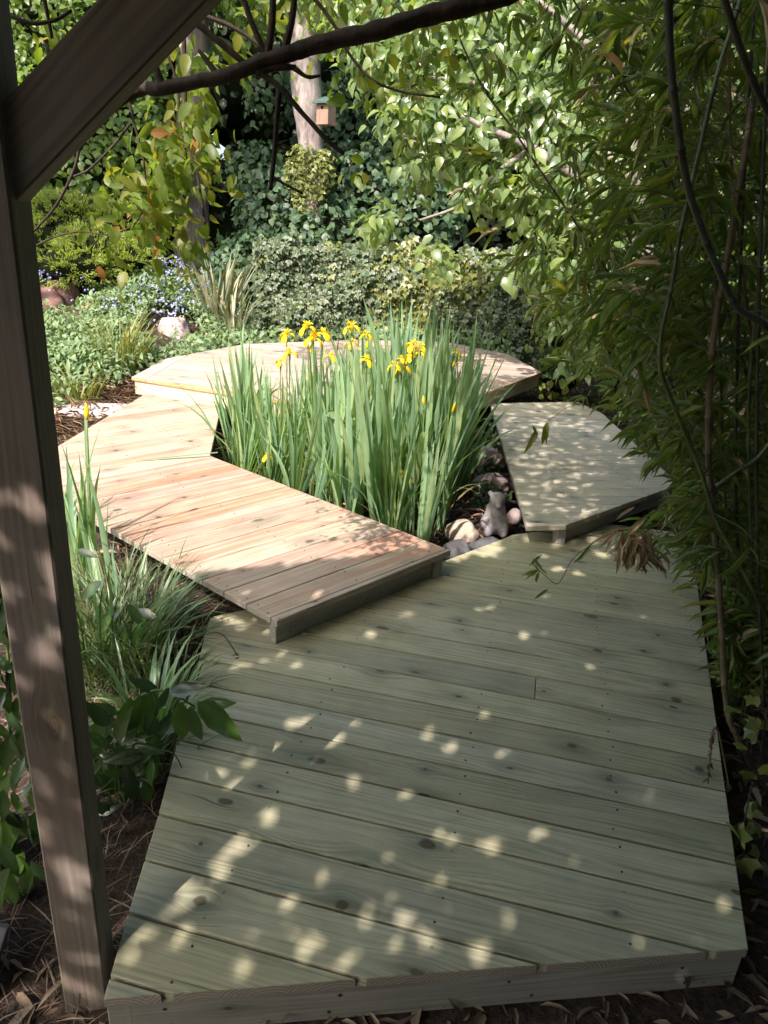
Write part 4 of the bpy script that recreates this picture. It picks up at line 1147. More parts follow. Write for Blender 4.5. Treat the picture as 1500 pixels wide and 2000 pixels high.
p = gp(952, 1082); rock('boulder', (p.x, p.y - .03, -.10), (.12, .08, .07), M['greyrock'], 'flat dark grey stone at the deck edge below the stone ornament', sd=3)
p = gp(958, 962); rock('stone', (p.x, p.y, -.08), (.14, .11, .085), M['pinkrock'], 'pale pinkish stone behind the pot between the irises and the right walkway', sd=4)
p = gp(930, 915); rock('stone', (p.x + .06, p.y, -.06), (.17, .13, .10), M['pinkrock'], 'pale lump of stone farthest back beside the right walkway', sd=5)
p = gp(990, 905); rock('stone', (p.x - .16, p.y, -.09), (.10, .09, .06), M['tanrock'], 'small tan stone between the two pale stones by the right walkway', sd=6)
p = gp(990, 1052); rock('brick_piece', (p.x, p.y + .10, -.10), (.05, .05, .035), M['terracotta'], 'small reddish broken piece beside the slate chips', sd=8)
# stone ornament: seated animal, one continuous body with a raised head
p = gp(965, 1050); orn = empty('stone_ornament', (p.x, p.y, GZ), 'weathered grey carved stone animal ornament sitting between the boulders and the black pot', 'ornament')
def metaball_mesh(name, balls, mat, parent, res=.012):
    mb = bpy.data.metaballs.new(name + '_tmp'); mb.resolution = res; mb.threshold = .35
    for (c, r_, s) in balls:
        e = mb.elements.new(); e.type = 'ELLIPSOID'; e.co = c; e.radius = r_; e.size_x, e.size_y, e.size_z = s
    o = bpy.data.objects.new(name + '_tmp', mb); COL.objects.link(o)
    dg = bpy.context.evaluated_depsgraph_get(); me = bpy.data.meshes.new_from_object(o.evaluated_get(dg))
    me.name = name; COL.objects.unlink(o); bpy.data.objects.remove(o); bpy.data.metaballs.remove(mb)
    for pl in me.polygons: pl.use_smooth = True
    return link(name, me, mat, parent)
X, Y_ = p.x, p.y + .03
metaball_mesh('body', [((X, Y_, -.055), .12, (1.15, 1.0, .95)), ((X - .005, Y_ + .0, .03), .095, (.95, .85, 1.0)), ((X - .005, Y_ - .015, .105), .085, (.85, .85, .85)),
                       ((X - .005, Y_ - .075, .085), .04, (.8, 1.0, .7)), ((X - .045, Y_ - .06, -.09), .06, (.7, .9, 1)), ((X + .05, Y_ - .06, -.09), .06, (.7, .9, 1)),
                       ((X - .05, Y_ + .01, .135), .026, (1, .6, 1)), ((X + .045, Y_ + .01, .130), .022, (1, .6, 1))], M['ornament'], orn)
rock('carved_hand', (X + .11, Y_ - .02, .0), (.045, .035, .055), M['pinkrock'], None, sd=9, parent=orn)
# black pot with plant
p = gp(1000, 1022); pt = empty('plant_pot', (p.x + .02, p.y + .05, GZ), 'black plastic plant pot holding small leaves beside the right walkway', 'pot')
X, Y_ = p.x + .02, p.y + .05
mb = MB(); mb.tube([(X, Y_, GZ), (X, Y_, .0), (X, Y_, .0), (X, Y_, .03), (X, Y_, .03), (X, Y_, -.01)], [.075, .094, .102, .104, .097, .094], 28, cap=False)
mb.tube([(X, Y_, -.012), (X, Y_, -.010)], [.094, .090], 28); mb.build('pot_shell', M['pot'], pt)
n = 26; pos = np.array([X, Y_, .01]) + rng.normal(size=(n, 3)) * [.045, .045, .02]
leaves('seedlings', M['herb'], pt, pos, rdir(n) + [0, 0, .5], rdir(n) * .5 + [0, 0, 1], rng.uniform(.03, .06, n), rng.uniform(.02, .04, n), T_leaf())
def ground_leaves(name, label, cat, mat, region, n, ln, asp, z0=.0, lift=.02, kind=None, tm=None, up=1.0, zf=None):
    pos = []
    while len(pos) < n:
        x, y = random.uniform(region[0], region[2]), random.uniform(region[1], region[3])
        pos.append((x, y, (zf(x, y) if zf else ground_z(x, y)) + z0 + random.random() ** 2 * lift))
    d = rdir(n); d[:, 2] *= .3; nr = rdir(n) * .5 + [0, 0, up]; l_ = rng.uniform(*ln, n)
    o = leaves(name, mat, None, pos, d, nr, l_, l_ * rng.uniform(*asp, n), tm or T_leaf())
    return tag(o, label, cat, kind=kind)
chip = []
pos = np.array([tuple(gp(random.uniform(1010, 1075), random.uniform(1022, 1062), GZ + .01 + random.random() * .02)) for _ in range(260)])
o = leaves('slate_chips', M['slate'], None, pos, rdir(260), rdir(260) * .8 + [0, 0, .8], rng.uniform(.012, .028, 260), rng.uniform(.01, .02, 260), T_needle()); tag(o, 'black slate chippings in the gap under the right walkway', 'chippings', kind='stuff')
# creeping green plants between irises and right walkway
n = 420; pos = np.array([tuple(at(random.uniform(935, 985), random.uniform(820, 1000), GZ + .03)) for _ in range(n)]); pos[:, 2] += rng.random(n) * .12; pos[:, 0] -= .04
o = leaves('creeping_leaves', M['ivybank'], None, pos, rdir(n) + [0, -.3, 0], rdir(n) * .6 + [0, 0, 1], rng.uniform(.03, .055, n), rng.uniform(.03, .045, n), T_leaf()); tag(o, 'creeping leafy ground cover in the gap beside the right walkway', 'ground cover', kind='stuff')
# rocks at the left bank
p = aty(343, 640, 9.2); rock('rock', (p.x, p.y, p.z - .10), (.21, .19, .33), M['pinkrock'], 'pinkish flat-topped rock standing among the green plants behind the platform corner', sd=11, flat=.35)
p = aty(92, 590, 9.6); rock('rock', (p.x, p.y, p.z), (.30, .2, .20), M['redrock'], 'dark red rock at the far left beside the post, lower of the two', sd=12)
p = aty(125, 578, 9.7); rock('rock', (p.x, p.y, p.z), (.20, .16, .24), M['redrock'], 'tilted dark red rock just right of the other red rock', sd=13, rz=.6)
p = aty(177, 600, 9.3); rock('tile_piece', (p.x, p.y, p.z), (.12, .08, .05), M['terracotta'], 'small orange terracotta piece among the blue flowers', sd=14)
p = at(195, 803, GZ + .04); b = MB(); b.box((p.x - .1, p.y + .1, GZ + .01), Vector((.42, .05, 0)), Vector((-.02, .20, 0)), Vector((0, 0, .035)), .01)
o = b.build('stone_slab', M['paleslab']); tag(o, 'pale flat stone slab on the ground left of the sunlit walkway', 'slab')
p = at(10, 1920, GZ); b = MB(); b.box((p.x - .12, p.y - .0, GZ + .02), Vector((.11, -.03, .02)), Vector((.02, .07, .10)), Vector((-.002, .012, -.008)), .003)
o = b.build('concrete_slab', M['slab']); tag(o, 'grey concrete slab leaning in the dark bottom left corner', 'slab')
for i, (x, y, sx) in enumerate([(300, 1190, .07), (275, 1215, .05), (360, 1290, .06), (240, 1150, .05)]):
    p = gp(x, y); rock('stone', (p.x, p.y, GZ + .02), (sx, sx * .8, sx * .6), M['pinkrock' if i % 2 else 'greyrock'], ['pale stone in the dark gap under the left walkway, largest there', 'small pinkish stone at the foot of the sedge under the walkway', 'grey stone at the near deck corner behind the grass', 'small stone near the iris roots left of the walkway'][i], sd=20 + i)

# ------------------------------------------------------------------ litter and low cover
def zdeck_free(x, y): return ground_z(x, y)
ground_leaves('dead_leaves', 'scattered dry bamboo leaves on dark soil along the right of the near deck', 'leaf litter', M['litter'], (1.0, .75, 3.4, 4.8), 3800, (.04, .12), (.14, .3), kind='stuff')
ground_leaves('dead_leaves', 'dry leaves on the soil below the front edge of the near deck', 'leaf litter', M['litter'], (-.9, .55, 1.8, 1.25), 900, (.03, .10), (.16, .35), kind='stuff')
ground_leaves('straw', 'dry straw and stalks on the ground between the post and the walkway', 'straw', M['litter'], (-1.9, .9, -.58, 3.4), 4200, (.05, .20), (.015, .035), lift=.04, kind='stuff', tm=T_needle())
ground_leaves('straw', 'pinkish dry straw on the ground beside the far platform corner', 'straw', M['straw'], (-4.2, 5.0, -2.25, 8.4), 5200, (.06, .22), (.02, .05), lift=.05, kind='stuff')
ground_leaves('bed_litter', 'dead leaves and stalks at the foot of the irises', 'leaf litter', M['straw'], (-1.5, 3.4, .8, 5.7), 1600, (.04, .16), (.05, .2), lift=.03, kind='stuff')
ground_leaves('bank_litter', 'brown and pink dead leaves beyond the right walkway', 'leaf litter', M['litter'], (.7, 6.3, 4.0, 9.5), 3000, (.04, .10), (.2, .5), kind='stuff')
# small ivy at the lower right
def ivy_patch(cx, cy, Y, n, sx, sy, label, sd):
    root = empty('ivy_plant', tuple(aty(cx, cy + sy, Y)), label, 'ivy')
    P = []; D = []
    for _ in range(n):
        q = aty(cx + random.gauss(0, sx), cy + random.gauss(0, sy), Y + random.uniform(-.1, .1)); P.append(tuple(q)); D.append((random.uniform(-1, 1), random.uniform(-.5, .5), random.uniform(-1, .4)))
    ln_ = rng.uniform(.035, .06, n)
    leaves('leaves', M['ivygold'], root, P, D, rdir(n) * .6 + [-.4, -.6, .6], ln_, ln_ * rng.uniform(.8, 1.1, n), T_ivy())
    s_ = MB(); s_.tube(curve([aty(cx, cy + sy * 2, Y), aty(cx + 10, cy, Y), aty(cx + 25, cy - sy * 2, Y)], 4), .0025, 5); s_.build('stem', M['vinebark'], root)
ivy_patch(1445, 1600, 1.65, 13, 22, 36, 'small variegated ivy sprig climbing at the right edge of the near deck', 1)
ivy_patch(1480, 1440, 1.95, 16, 25, 45, 'ivy leaves behind the brown cane at the right margin', 2)
ivy_patch(1470, 1690, 1.6, 8, 20, 25, 'few dark ivy leaves low at the right margin', 3)

# ------------------------------------------------------------------ background planting
def blob_leaves(name, parent, mats, blobs, n, size, tmpl, asp=(.6, .8), hang=.5, clump=.0, seedc=None, mi=None, jit=.10, bias=(0, -.5, .5)):
    """leaves over the skins of ellipsoid lumps: [(centre, radii, weight)]"""
    w = np.array([b_[2] for b_ in blobs], float); w /= w.sum()
    idx = rng.choice(len(blobs), n, p=w)
    C = np.array([tuple(b_[0]) for b_ in blobs]); Rr = np.array([b_[1] for b_ in blobs])
    d = rdir(n); rad = 1 - np.abs(rng.normal(0, jit, n)) * 1.6
    # gather into sprigs
    ns = max(1, n // 9); sp_ = rdir(ns); spi = rng.integers(0, ns, n); d = sp_[spi] + rng.normal(size=(n, 3)) * .16; d /= np.linalg.norm(d, axis=1, keepdims=True)
    pos = C[idx] + d * Rr[idx] * rad[:, None] + rng.normal(size=(n, 3)) * size[1] * .5
    out = d / Rr[idx]; out /= np.linalg.norm(out, axis=1, keepdims=True)
    D = out * .4 + rdir(n) * .8 + np.array([0, 0, -hang])
    Nn = out * .9 + rdir(n) * .55 + np.array(bias)
    ln_ = rng.uniform(*size, n)
    return leaves(name, mats, parent, pos, D, Nn, ln_, ln_ * rng.uniform(*asp, n), tmpl, mi)
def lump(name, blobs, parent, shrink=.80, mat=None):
    """near-black solid core, painted for the shade deep inside a shrub"""
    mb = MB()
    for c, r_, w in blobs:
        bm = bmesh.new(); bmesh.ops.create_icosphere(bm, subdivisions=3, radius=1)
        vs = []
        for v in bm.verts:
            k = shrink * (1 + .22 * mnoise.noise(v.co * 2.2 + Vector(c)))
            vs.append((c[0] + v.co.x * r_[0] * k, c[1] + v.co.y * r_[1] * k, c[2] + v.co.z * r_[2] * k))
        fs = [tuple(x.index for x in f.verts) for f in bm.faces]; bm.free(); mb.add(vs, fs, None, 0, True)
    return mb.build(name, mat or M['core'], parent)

# 1 ivy-covered hedge behind the platform
def ivy_hedge(name, x0, x1, y0, h, n, mats, gold, label, core=True):
    root = empty(name, ((x0 + x1) / 2, y0 + .3, ground_z((x0 + x1) / 2, y0)), label, 'hedge')
    zb = ground_z((x0 + x1) / 2, y0) - .1
    NX = 40; NZ = 14; vs = []; fs = []
    def surf(x, z): return y0 + .34 * mnoise.noise(Vector((x * 1.2, z * 1.5, y0))) + .20 * mnoise.noise(Vector((x * 3.3, z * 3.3, 1))) - .12 * max(0, 1 - z / h) + .25 * max(0, (z / h)) ** 4
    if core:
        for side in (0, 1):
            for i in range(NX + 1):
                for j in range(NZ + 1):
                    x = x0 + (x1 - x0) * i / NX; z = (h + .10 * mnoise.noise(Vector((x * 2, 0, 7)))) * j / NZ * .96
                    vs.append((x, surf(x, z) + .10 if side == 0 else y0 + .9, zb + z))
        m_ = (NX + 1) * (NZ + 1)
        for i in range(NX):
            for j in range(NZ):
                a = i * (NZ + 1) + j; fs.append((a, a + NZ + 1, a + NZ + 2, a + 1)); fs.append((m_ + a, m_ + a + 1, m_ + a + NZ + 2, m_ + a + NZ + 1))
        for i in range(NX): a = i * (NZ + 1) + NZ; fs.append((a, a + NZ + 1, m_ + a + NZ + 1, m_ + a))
        mb = MB(); mb.add(vs, fs, None, 0, True); mb.build('shade_core', M['core'], root)  # solid core painted near-black for the shade behind the ivy leaves
    x = rng.uniform(x0, x1, n); z = rng.uniform(0, h * 1.03, n); z *= 1 + np.array([.14 * mnoise.noise(Vector((a * 2.1, 0, 3))) + .08 * mnoise.noise(Vector((a * 7, 0, 5))) for a in x])
    y = np.array([surf(a, c) for a, c in zip(x, z)]) - np.abs(rng.normal(0, .06, n)) + .05
    top = z > h * .97; y = np.where(top, y + rng.uniform(0, .7, n), y)
    pos = np.stack([x, y, zb + z], 1)
    D = rdir(n) * .6 + [0, -.15, -.8]; Nn = rdir(n) * .55 + [-.1, -.9, .45]
    ln_ = rng.uniform(.05, .11, n)
    g = np.array([gold(a, c) for a, c in zip(x, z)]) + rng.normal(0, .18, n) > .5
    leaves('foliage', mats, root, pos, D, Nn, ln_, ln_ * rng.uniform(.8, 1.05, n), T_ivy(), g.astype(int))
def goldf(x, z): return .50 * math.exp(-((x - .5) / .9) ** 2) * (.35 + z / 1.7) + .55 * mnoise.noise(Vector((x * 1.6, z * 1.8, 0))) + .1
ivy_hedge('ivy_hedge', -2.0, 3.2, 10.2, 1.62, 13000, [M['ivy'], M['ivygold']], goldf, 'dense ivy-covered hedge behind the platform, golden variegated toward its upper right')
# 2 leafy bank rising left of the hedge and round the trunk
bl = []
for (px, py, Y, rx, rz) in [(500, 560, 11.2, .75, .8), (640, 480, 11.4, .75, .7), (560, 420, 11.9, .8, .8), (700, 390, 12.1, .8, .8), (500, 330, 12.6, .45, .35), (530, 180, 12.8, .4, .4), (780, 320, 12.6, .9, .8), (455, 540, 11.6, .5, .5), (700, 240, 12.9, .7, .8), (820, 420, 11.8, .7, .6), (660, 560, 11.0, .8, .6)]:
    c = aty(px, py, Y); bl.append((tuple(c), (rx, .55, rz), rx * rz))
root = empty('lime_thicket', (-1.4, 11.6, .2), 'tall thicket of blue-green rounded leaves behind the ivy hedge around the pale trunk', 'shrub')
lump('shade_core', bl, root, .72); blob_leaves('foliage', root, M['ivybank'], bl, 15000, (.075, .14), T_leaf(.5, .40, .1, .06), (.75, .95), hang=.6)
# 3 dark woodland behind everything
bl = []
for i in range(46):
    x = -11 + i * .52 + random.uniform(-.3, .3)
    for z in (.8, 2.2, 3.6, 5.0):
        bl.append(((x, 15.6 + random.uniform(-.7, .7), z + random.uniform(-.4, .4)), (1.0, .7, 1.0), 1))
root = empty('woodland', (0, 15.5, .3), 'dark mass of woodland foliage far behind the garden', 'woodland'); root['kind'] = 'stuff'
o = lump('shade_core', bl, root, .78); o2 = blob_leaves('foliage', root, M['dark'], bl, 26000, (.14, .24), T_leaf(.5, .42, .1, .05), hang=.5)
# 4 sunlit tops of other trees
def tree(name, label, base, trunk, r0, r1, limbs, blobs, n, size, mat, bk, tmpl=None, asp=(.55, .75), hang=.5, core=0, cat='tree', crown='crown'):
    root = empty(name, base, label, cat); mb = MB(); q = curve(trunk, 6); mb.tube(q, taper(len(q), r0, r1), 12, wob=.08, seed=int(r0 * 1000))
    mb.build('trunk', bk, root)
    if limbs:
        mb = MB()
        for l, a in limbs: q = curve(l, 5); mb.tube(q, taper(len(q), a, a * .3), 7, wob=.1)
        mb.build('limbs', bk, root)
    if core: lump('inner_shade_core', blobs, root, core)
    if blobs: blob_leaves(crown, root, mat, blobs, n, size, tmpl or T_leaf(.48, .40, .12, .08), asp, hang)
    return root
# pale trunk with nesting box
tb = aty(600, 470, 11.3)
root = empty('pale_tree', (tb.x, 11.3, .1), 'tall pale grey-pink tree trunk with a nesting box and an ivy collar', 'tree')
mb = MB(); q = curve([(tb.x + .05, 11.3, 0)] + vp([(612, 380), (604, 240), (596, 120), (602, 0), (606, -90)], 11.3) , 8); mb.tube(q, [.15 + .10 * i / len(q) if i < len(q) * .4 else .215 for i in range(len(q))], 16, wob=.07, seed=5); mb.build('trunk', M['palebark'], root)
cb = []
for (x, y, r_) in [(585, 345, .26), (625, 345, .22), (590, 310, .2), (600, 385, .24), (630, 315, .14)]: c = aty(x, y, 11.15); cb.append((tuple(c), (r_ * .8, r_ * .8, r_), 1))
blob_leaves('ivy_collar', root, M['ivygold'], cb, 1500, (.035, .07), T_ivy(), (.8, 1), hang=.5)
bl = []
for (px, py, Y, r_) in [(620, -60, 11.5, .8), (500, -40, 12, .8), (760, -20, 11.5, .9), (660, 40, 11.2, .35)]: c = aty(px, py, Y); bl.append((tuple(c), (r_, .7, r_ * .8), r_))
blob_leaves('crown', root, M['sunny'], bl, 3200, (.09, .15), T_leaf(.48, .4, .12, .08), (.6, .8))
bxp = aty(637, 222, 10.95); bx = empty('nest_box', tuple(bxp), 'small wooden nesting box with a green roof fixed to the pale trunk', 'bird box')
dx = Vector((.86, -.5, 0)); dy = Vector((.5, .86, 0))
b = MB(); b.box(bxp - Vector((0, 0, .0)), dx * .10, dy * .095, Vector((0, 0, .145)), .004); b.build('box', M['boxwood'], bx)
b = MB(); b.box(bxp + Vector((0, 0, .165)) - dy * .02, dx * .125, (dy * .135 - Vector((0, 0, .0)) + Vector((0, 0, .05))), Vector((0, 0, .014)), .003); b.build('box_roof', M['roofgreen'], bx)
b = MB(); hp = bxp - dy * .097 + Vector((0, 0, .06)); b.tube([hp, hp - dy * .003], [.02, .02], 14); b.build('hole_shade_disc', M['core'], bx)  # near-black disc paints the shade inside the box opening
# second, dark trunk left
t0 = aty(372, 470, 12.4)
tree('dark_tree', 'dark grey tree trunk standing in shade behind the hanging vine leaves', (t0.x, 12.4, .4), [(t0.x, 12.4, .3)] + vp([(375, 400), (378, 250), (376, 100), (372, -60)], 12.4), .30, .24, None,
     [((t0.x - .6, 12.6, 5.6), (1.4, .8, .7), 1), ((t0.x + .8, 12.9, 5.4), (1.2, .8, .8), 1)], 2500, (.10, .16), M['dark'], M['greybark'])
# bright leafy shrubs upper left
for (nm, lab, lst, n, mt) in [
    ('leafy_shrub', 'sunlit leafy shrub in the upper left behind the hanging vine', [(150, 330, 11.4, .7, .6), (230, 260, 11.8, .7, .7), (100, 240, 11.6, .7, .7), (300, 330, 11.9, .6, .6)], 3800, 'sunny'),
    ('leafy_shrub', 'bright yellow-green foliage high in the top left corner behind the brace', [(120, 110, 12, .9, .8), (220, 60, 12.3, .9, .8), (60, 20, 12, .8, .7), (320, 110, 12.6, .8, .7), (250, 160, 12.2, .6, .5)], 4500, 'sunny')]:
    bl = []
    for (px, py, Y, rx, rz) in lst: c = aty(px, py, Y); bl.append((tuple(c), (rx, .5, rz), rx))
    root = empty(nm, (bl[0][0][0], bl[0][0][1], .4), lab, 'shrub'); lump('shade_core', bl, root, .62); blob_leaves('foliage', root, M[mt], bl, n, (.08, .15), T_leaf(.48, .4, .12, .08), (.6, .8))
# conifer left
bl = []
for (px, py, Y, rx, rz) in [(130, 430, 10.6, .55, .35), (90, 480, 10.3, .55, .35), (180, 490, 10.2, .55, .32), (230, 450, 10.7, .45, .35), (140, 520, 9.9, .6, .28), (60, 420, 10.8, .5, .4), (250, 510, 10.3, .4, .25)]:
    c = aty(px, py, Y); bl.append((tuple(c), (rx, .5, rz), rx))
root = empty('juniper', (bl[0][0][0], 10.5, .55), 'feathery yellow-green conifer bush in full sun at the left beyond the post', 'shrub')
lump('shade_core', bl, root, .80)
N = 26000; w = rng.integers(0, len(bl), N); ns = 1500; sp_ = rdir(ns); si = rng.integers(0, ns, N); d = sp_[si] + rng.normal(size=(N, 3)) * .05; d /= np.linalg.norm(d, axis=1, keepdims=True)
wb = rng.integers(0, len(bl), ns)[si]; C = np.array([b_[0] for b_ in bl]); Rr = np.array([b_[1] for b_ in bl]); rr_ = (.80 + .28 * rng.random(N))[:, None]
pos = C[wb] + d * Rr[wb] * rr_
leaves('foliage', M['juniper'], root, pos, sp_[si] + rdir(N) * .55 + [0, -.1, .25], rdir(N), rng.uniform(.05, .10, N), rng.uniform(.014, .024, N), T_needle())

# 5 broad-leaved tree on the right, bright in the sun
tr = [(3.05, 7.6, ground_z(3.05, 7.6) - .05)] + vp([(1242, 800), (1238, 700), (1255, 600), (1262, 480), (1252, 380), (1235, 320)], 7.0)
lim = [(vp([(1255, 500), (1200, 420), (1130, 350), (1040, 290), (950, 250), (900, 225)], 7.0), .06), (vp([(1252, 380), (1180, 300), (1080, 220), (960, 170), (820, 150), (740, 130)], [7.0, 7.0, 7.2, 7.4, 7.5, 7.5]), .05),
       (vp([(1240, 330), (1220, 200), (1150, 90), (1050, 0)], 7.0), .06), (vp([(1250, 420), (1320, 300), (1360, 150), (1380, 0)], 7.0), .06), (vp([(1040, 290), (980, 330), (900, 400), (820, 430)], 7.1), .03), (vp([(1180, 300), (1170, 190), (1120, 110)], 7.2), .025),
       (vp([(1000, 250), (940, 300), (860, 290), (790, 270)], 7.2), .024), (vp([(1130, 350), (1100, 450), (1060, 560), (1040, 640)], 7.0), .02)]
bl = []
for (px, py, Y, rx, rz) in [(760, 120, 7.6, .42, .3), (860, 180, 7.6, .45, .35), (800, 220, 7.4, .3, .25), (930, 120, 7.8, .5, .4), (900, 270, 7.3, .4, .28), (1010, 200, 7.5, .5, .4), (860, 60, 7.9, .5, .3), (1000, 60, 8.0, .6, .4), (1120, 120, 7.8, .6, .5),
                            (1110, 280, 7.3, .5, .35), (1050, 380, 7.1, .40, .28), (1180, 380, 7.2, .45, .4), (1150, 480, 7.0, .45, .3), (960, 370, 7.2, .28, .2), (1240, 200, 7.7, .6, .5), (1330, 100, 7.8, .6, .5), (1060, 520, 6.9, .3, .25), (1140, 610, 6.9, .26, .28), 
                            (1150, 690, 6.9, .22, .18), (740, 440, 7.6, .12, .12), (860, 500, 7.4, .10, .08), (1200, 640, 7.2, .35, .35), (700, 60, 7.7, .3, .2), (1150, 30, 7.8, .5, .4), (820, 330, 7.5, .18, .15)]:
    c = aty(px, py, Y); bl.append((tuple(c), (rx * .85, .38, rz * .85), rx * rz + .02))
tree('broadleaf_tree', 'sunlit tree with large rounded light green leaves and pale limbs, behind the bamboo', (3.05, 7.6, ground_z(3.05, 7.6)), tr, .10, .06, lim, bl, 9000, (.07, .17), M['fig'], M['palebark'], T_leafH(.5, .22, .12), (.5, .72), hang=.75, cat='tree')
# 6 dark side hedge behind the bamboo, and shrubs right of the hedge
bl = []
for i in range(9):
    for z in (.6, 1.9, 3.2): bl.append(((4.4 + .12 * i + random.uniform(-.2, .2), .8 + i * .95, z), (.8, .8, .85), 1))
root = empty('evergreen_hedge', (4.6, 4.5, GZ), 'dark evergreen hedge closing the view behind the bamboo at the right', 'hedge'); lump('shade_core', bl, root, .82)
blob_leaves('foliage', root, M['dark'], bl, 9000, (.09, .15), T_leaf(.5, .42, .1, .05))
bl = []
for (px, py, Y, rx, rz) in [(1120, 640, 8.6, .5, .45), (1230, 700, 8.2, .5, .5), (1090, 740, 8.0, .28, .2), (1200, 560, 9.5, .8, .8), (1330, 560, 9.3, .9, .9), (1350, 300, 10, 1.2, 1.2), (1200, 250, 11, 1.2, 1.2), (1050, 120, 12, 1.2, 1.2), (1250, 0, 11, 1.3, 1.2), (950, 20, 12.5, 1.2, 1.0)]:
    c = aty(px, py, Y); bl.append((tuple(c), (rx, .5, rz), rx * rz))
root = empty('mixed_shrubbery', (3.0, 9.3, 0), 'sunlit mixed shrubbery with golden ivy leaves between the hedge and the right-hand trunk', 'shrub'); lump('shade_core', bl, root, .68)
blob_leaves('foliage', root, [M['sunny'], M['ivygold']], bl, 9500, (.07, .13), T_leaf(.5, .42, .1, .06), (.6, .85), mi=(rng.random(9500) < .3).astype(int))
# tall tree left of the view: its crown shades the thicket and streaks the platform
bl = [((-5.3, 8.0, 6.8), (1.3, 1.2, .8), 2.2), ((-4.2, 8.8, 7.2), (1.2, 1.0, .7), 2.0), ((-3.0, 3.5, 6.0), (.7, .6, .35), .30), ((-3.6, 4.6, 6.3), (.5, .4, .3), .2), ((-6.4, 7.4, 6.4), (1.2, 1, .8), 1.8)]
tree('overhanging_tree', 'tall tree at the left whose crown hangs above the garden', (-7.2, 6.0, 0), [(-7.2, 6.0, -.2), (-7.1, 6.1, 2.5), (-6.6, 6.6, 5.0), (-5.6, 7.6, 6.6)], .22, .10,
     [([(-6.8, 6.4, 4.2), (-5.2, 5.6, 5.6), (-3.4, 4.2, 6.1), (-2.8, 3.3, 6.0)], .05)], bl, 7000, (.10, .17), M['dark'], M['greybark'])
# left backdrop behind juniper
bl = []
for i in range(10): bl.append(((-9.5 + i * .8, 13.6 + random.uniform(-.3, .3), 1.4 + random.uniform(-.3, .5)), (.8, .6, 1.3), 1))
root = empty('dark_shrubs', (-6, 13.5, .5), 'dark green shrubs in the shade behind the conifer and the dark trunk', 'shrub'); lump('shade_core', bl, root, .78); blob_leaves('foliage', root, M['dark'], bl, 6000, (.09, .15), T_leaf(.5, .42, .1, .05))

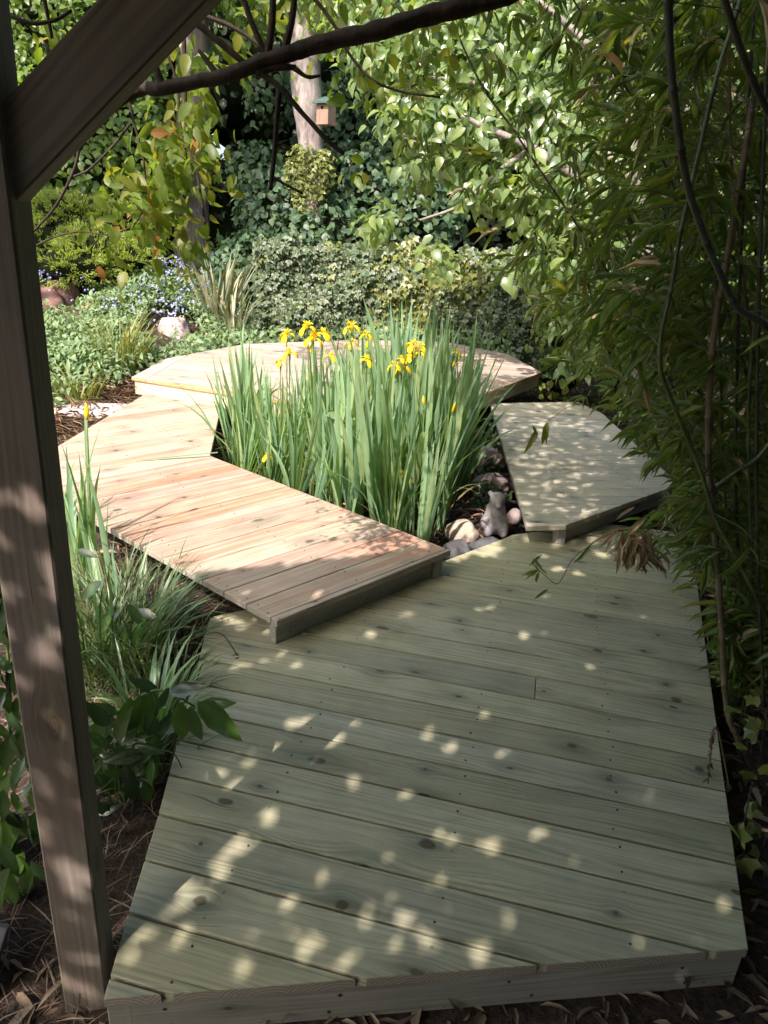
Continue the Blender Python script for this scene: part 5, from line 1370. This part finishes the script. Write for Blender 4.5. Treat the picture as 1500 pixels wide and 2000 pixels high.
# 7 herb bank with blue flowers
def bank():
    N = 26000
    x = rng.uniform(-6.2, -1.6, N); y = rng.uniform(7.4, 11.4, N)
    ok = (x < -2.2 - .0 * y) | (y > 8.8 + (x + 1.6) * -.9); ok &= ~((x > -2.9) & (y < 8.0)); ok &= ~((np.abs(x + 2.82) < .34) & (y < 9.45) & (y > 8.2)) & ~((np.abs(x + 4.75) < .75) & (y < 9.9) & (y > 8.9)); x = x[ok]; y = y[ok]; n = len(x)
    hh = np.array([.16 + .20 * (mnoise.noise(Vector((a * 1.6, c * 1.6, 2))) + .5) for a, c in zip(x, y)])
    gz = np.array([ground_z(a, c) for a, c in zip(x, y)])
    z = gz + hh * (1 - rng.random(n) ** 2 * .8)
    D = rdir(n) + [0, -.2, .2]; Nn = rdir(n) * .6 + [-.2, -.5, .8]; ln_ = rng.uniform(.04, .09, n)
    o = leaves('herb_bank', M['herb'], None, np.stack([x, y, z], 1), D, Nn, ln_, ln_ * rng.uniform(.4, .7, n), T_leaf()); tag(o, 'bank of soft light green herbs rising at the left behind the platform', 'ground cover', kind='stuff')
    # blue flowers, in drifts
    m_ = 0; P = []
    while len(P) < 900:
        a, c = random.uniform(-5.6, -2.1), random.uniform(8.4, 11.2)
        if mnoise.noise(Vector((a * 1.1, c * 1.1, 9))) + random.uniform(-.25, .25) < .02: continue
        if a > -2.6 and c < 9.2: continue
        cx, cy, cz = a, c, ground_z(a, c) + .34 + random.uniform(0, .16)
        for _ in range(4): P.append((cx + random.gauss(0, .025), cy + random.gauss(0, .025), cz + random.gauss(0, .015)))
    n = len(P); o = leaves('blue_flowers', M['blue'], None, P, rdir(n) * .6 + [0, 0, .1], rdir(n) * .4 + [-.2, -.7, .8], rng.uniform(.018, .03, n), rng.uniform(.018, .028, n), T_leaf(.5, .5, .05, .05))
    tag(o, 'drifts of tiny blue flowers scattered over the green bank', 'flowers', kind='stuff')
bank()
# low greens along the left edge of the platform back and foot of hedge
n = 2600; x = rng.uniform(-2.4, 1.6, n); y = np.interp(x, [-2.4, -1.7, -.5, .7, 1.6], [7.5, 8.6, 9.55, 9.85, 9.3]) + rng.uniform(.05, .55, n)
z = np.array([ground_z(a, c) for a, c in zip(x, y)]) + rng.uniform(.02, .48, n)
o = leaves('edge_plants', M['herb'], None, np.stack([x, y, z], 1), rdir(n), rdir(n) * .6 + [0, -.6, .7], rng.uniform(.05, .1, n), rng.uniform(.035, .06, n), T_leaf()); tag(o, 'low leafy plants along the back rim of the platform', 'ground cover', kind='stuff')
n = 1500; x = rng.uniform(-4.3, -2.6, n); y = rng.uniform(6.3, 8.6, n); z = np.array([ground_z(a, c) for a, c in zip(x, y)]) + rng.uniform(.02, .30, n)
k_ = (x < -3.0) | (y > 7.6); x, y, z = x[k_], y[k_], z[k_]; n = len(x)
o = leaves('weeds', M['herb'], None, np.stack([x, y, z], 1), rdir(n) + [0, 0, .5], rdir(n) * .6 + [0, -.5, .8], rng.uniform(.05, .12, n), rng.uniform(.03, .05, n), T_leaf()); tag(o, 'lush green weeds at the left between the post and the straw', 'ground cover', kind='stuff')
print("objects", len(bpy.data.objects), "verts", sum(len(m_.vertices) for m_ in bpy.data.meshes))

# unseen hedge added behind the viewer to block low sky and darken the near end
bl = []
for i in range(8):
    for z in (.5, 1.5): bl.append(((-4.2 + i * 1.15, -2.9 + random.uniform(-.2, .2), z), (.9, .6, .85), 1))
for i in range(3):
    for z in (.5, 1.5): bl.append(((3.9 + .2 * i, -1.4 + i * .9, z), (.7, .8, .85), 1))
root = empty('sky_block_hedge', (0, -2.3, GZ), 'unseen leafy hedge added behind the viewer to block low sky', 'hedge'); lump('shade_core', bl, root, .8)
blob_leaves('foliage', root, M['dark'], bl, 5000, (.10, .16), T_leaf(.5, .42, .1, .05))
print("objects", len(bpy.data.objects))
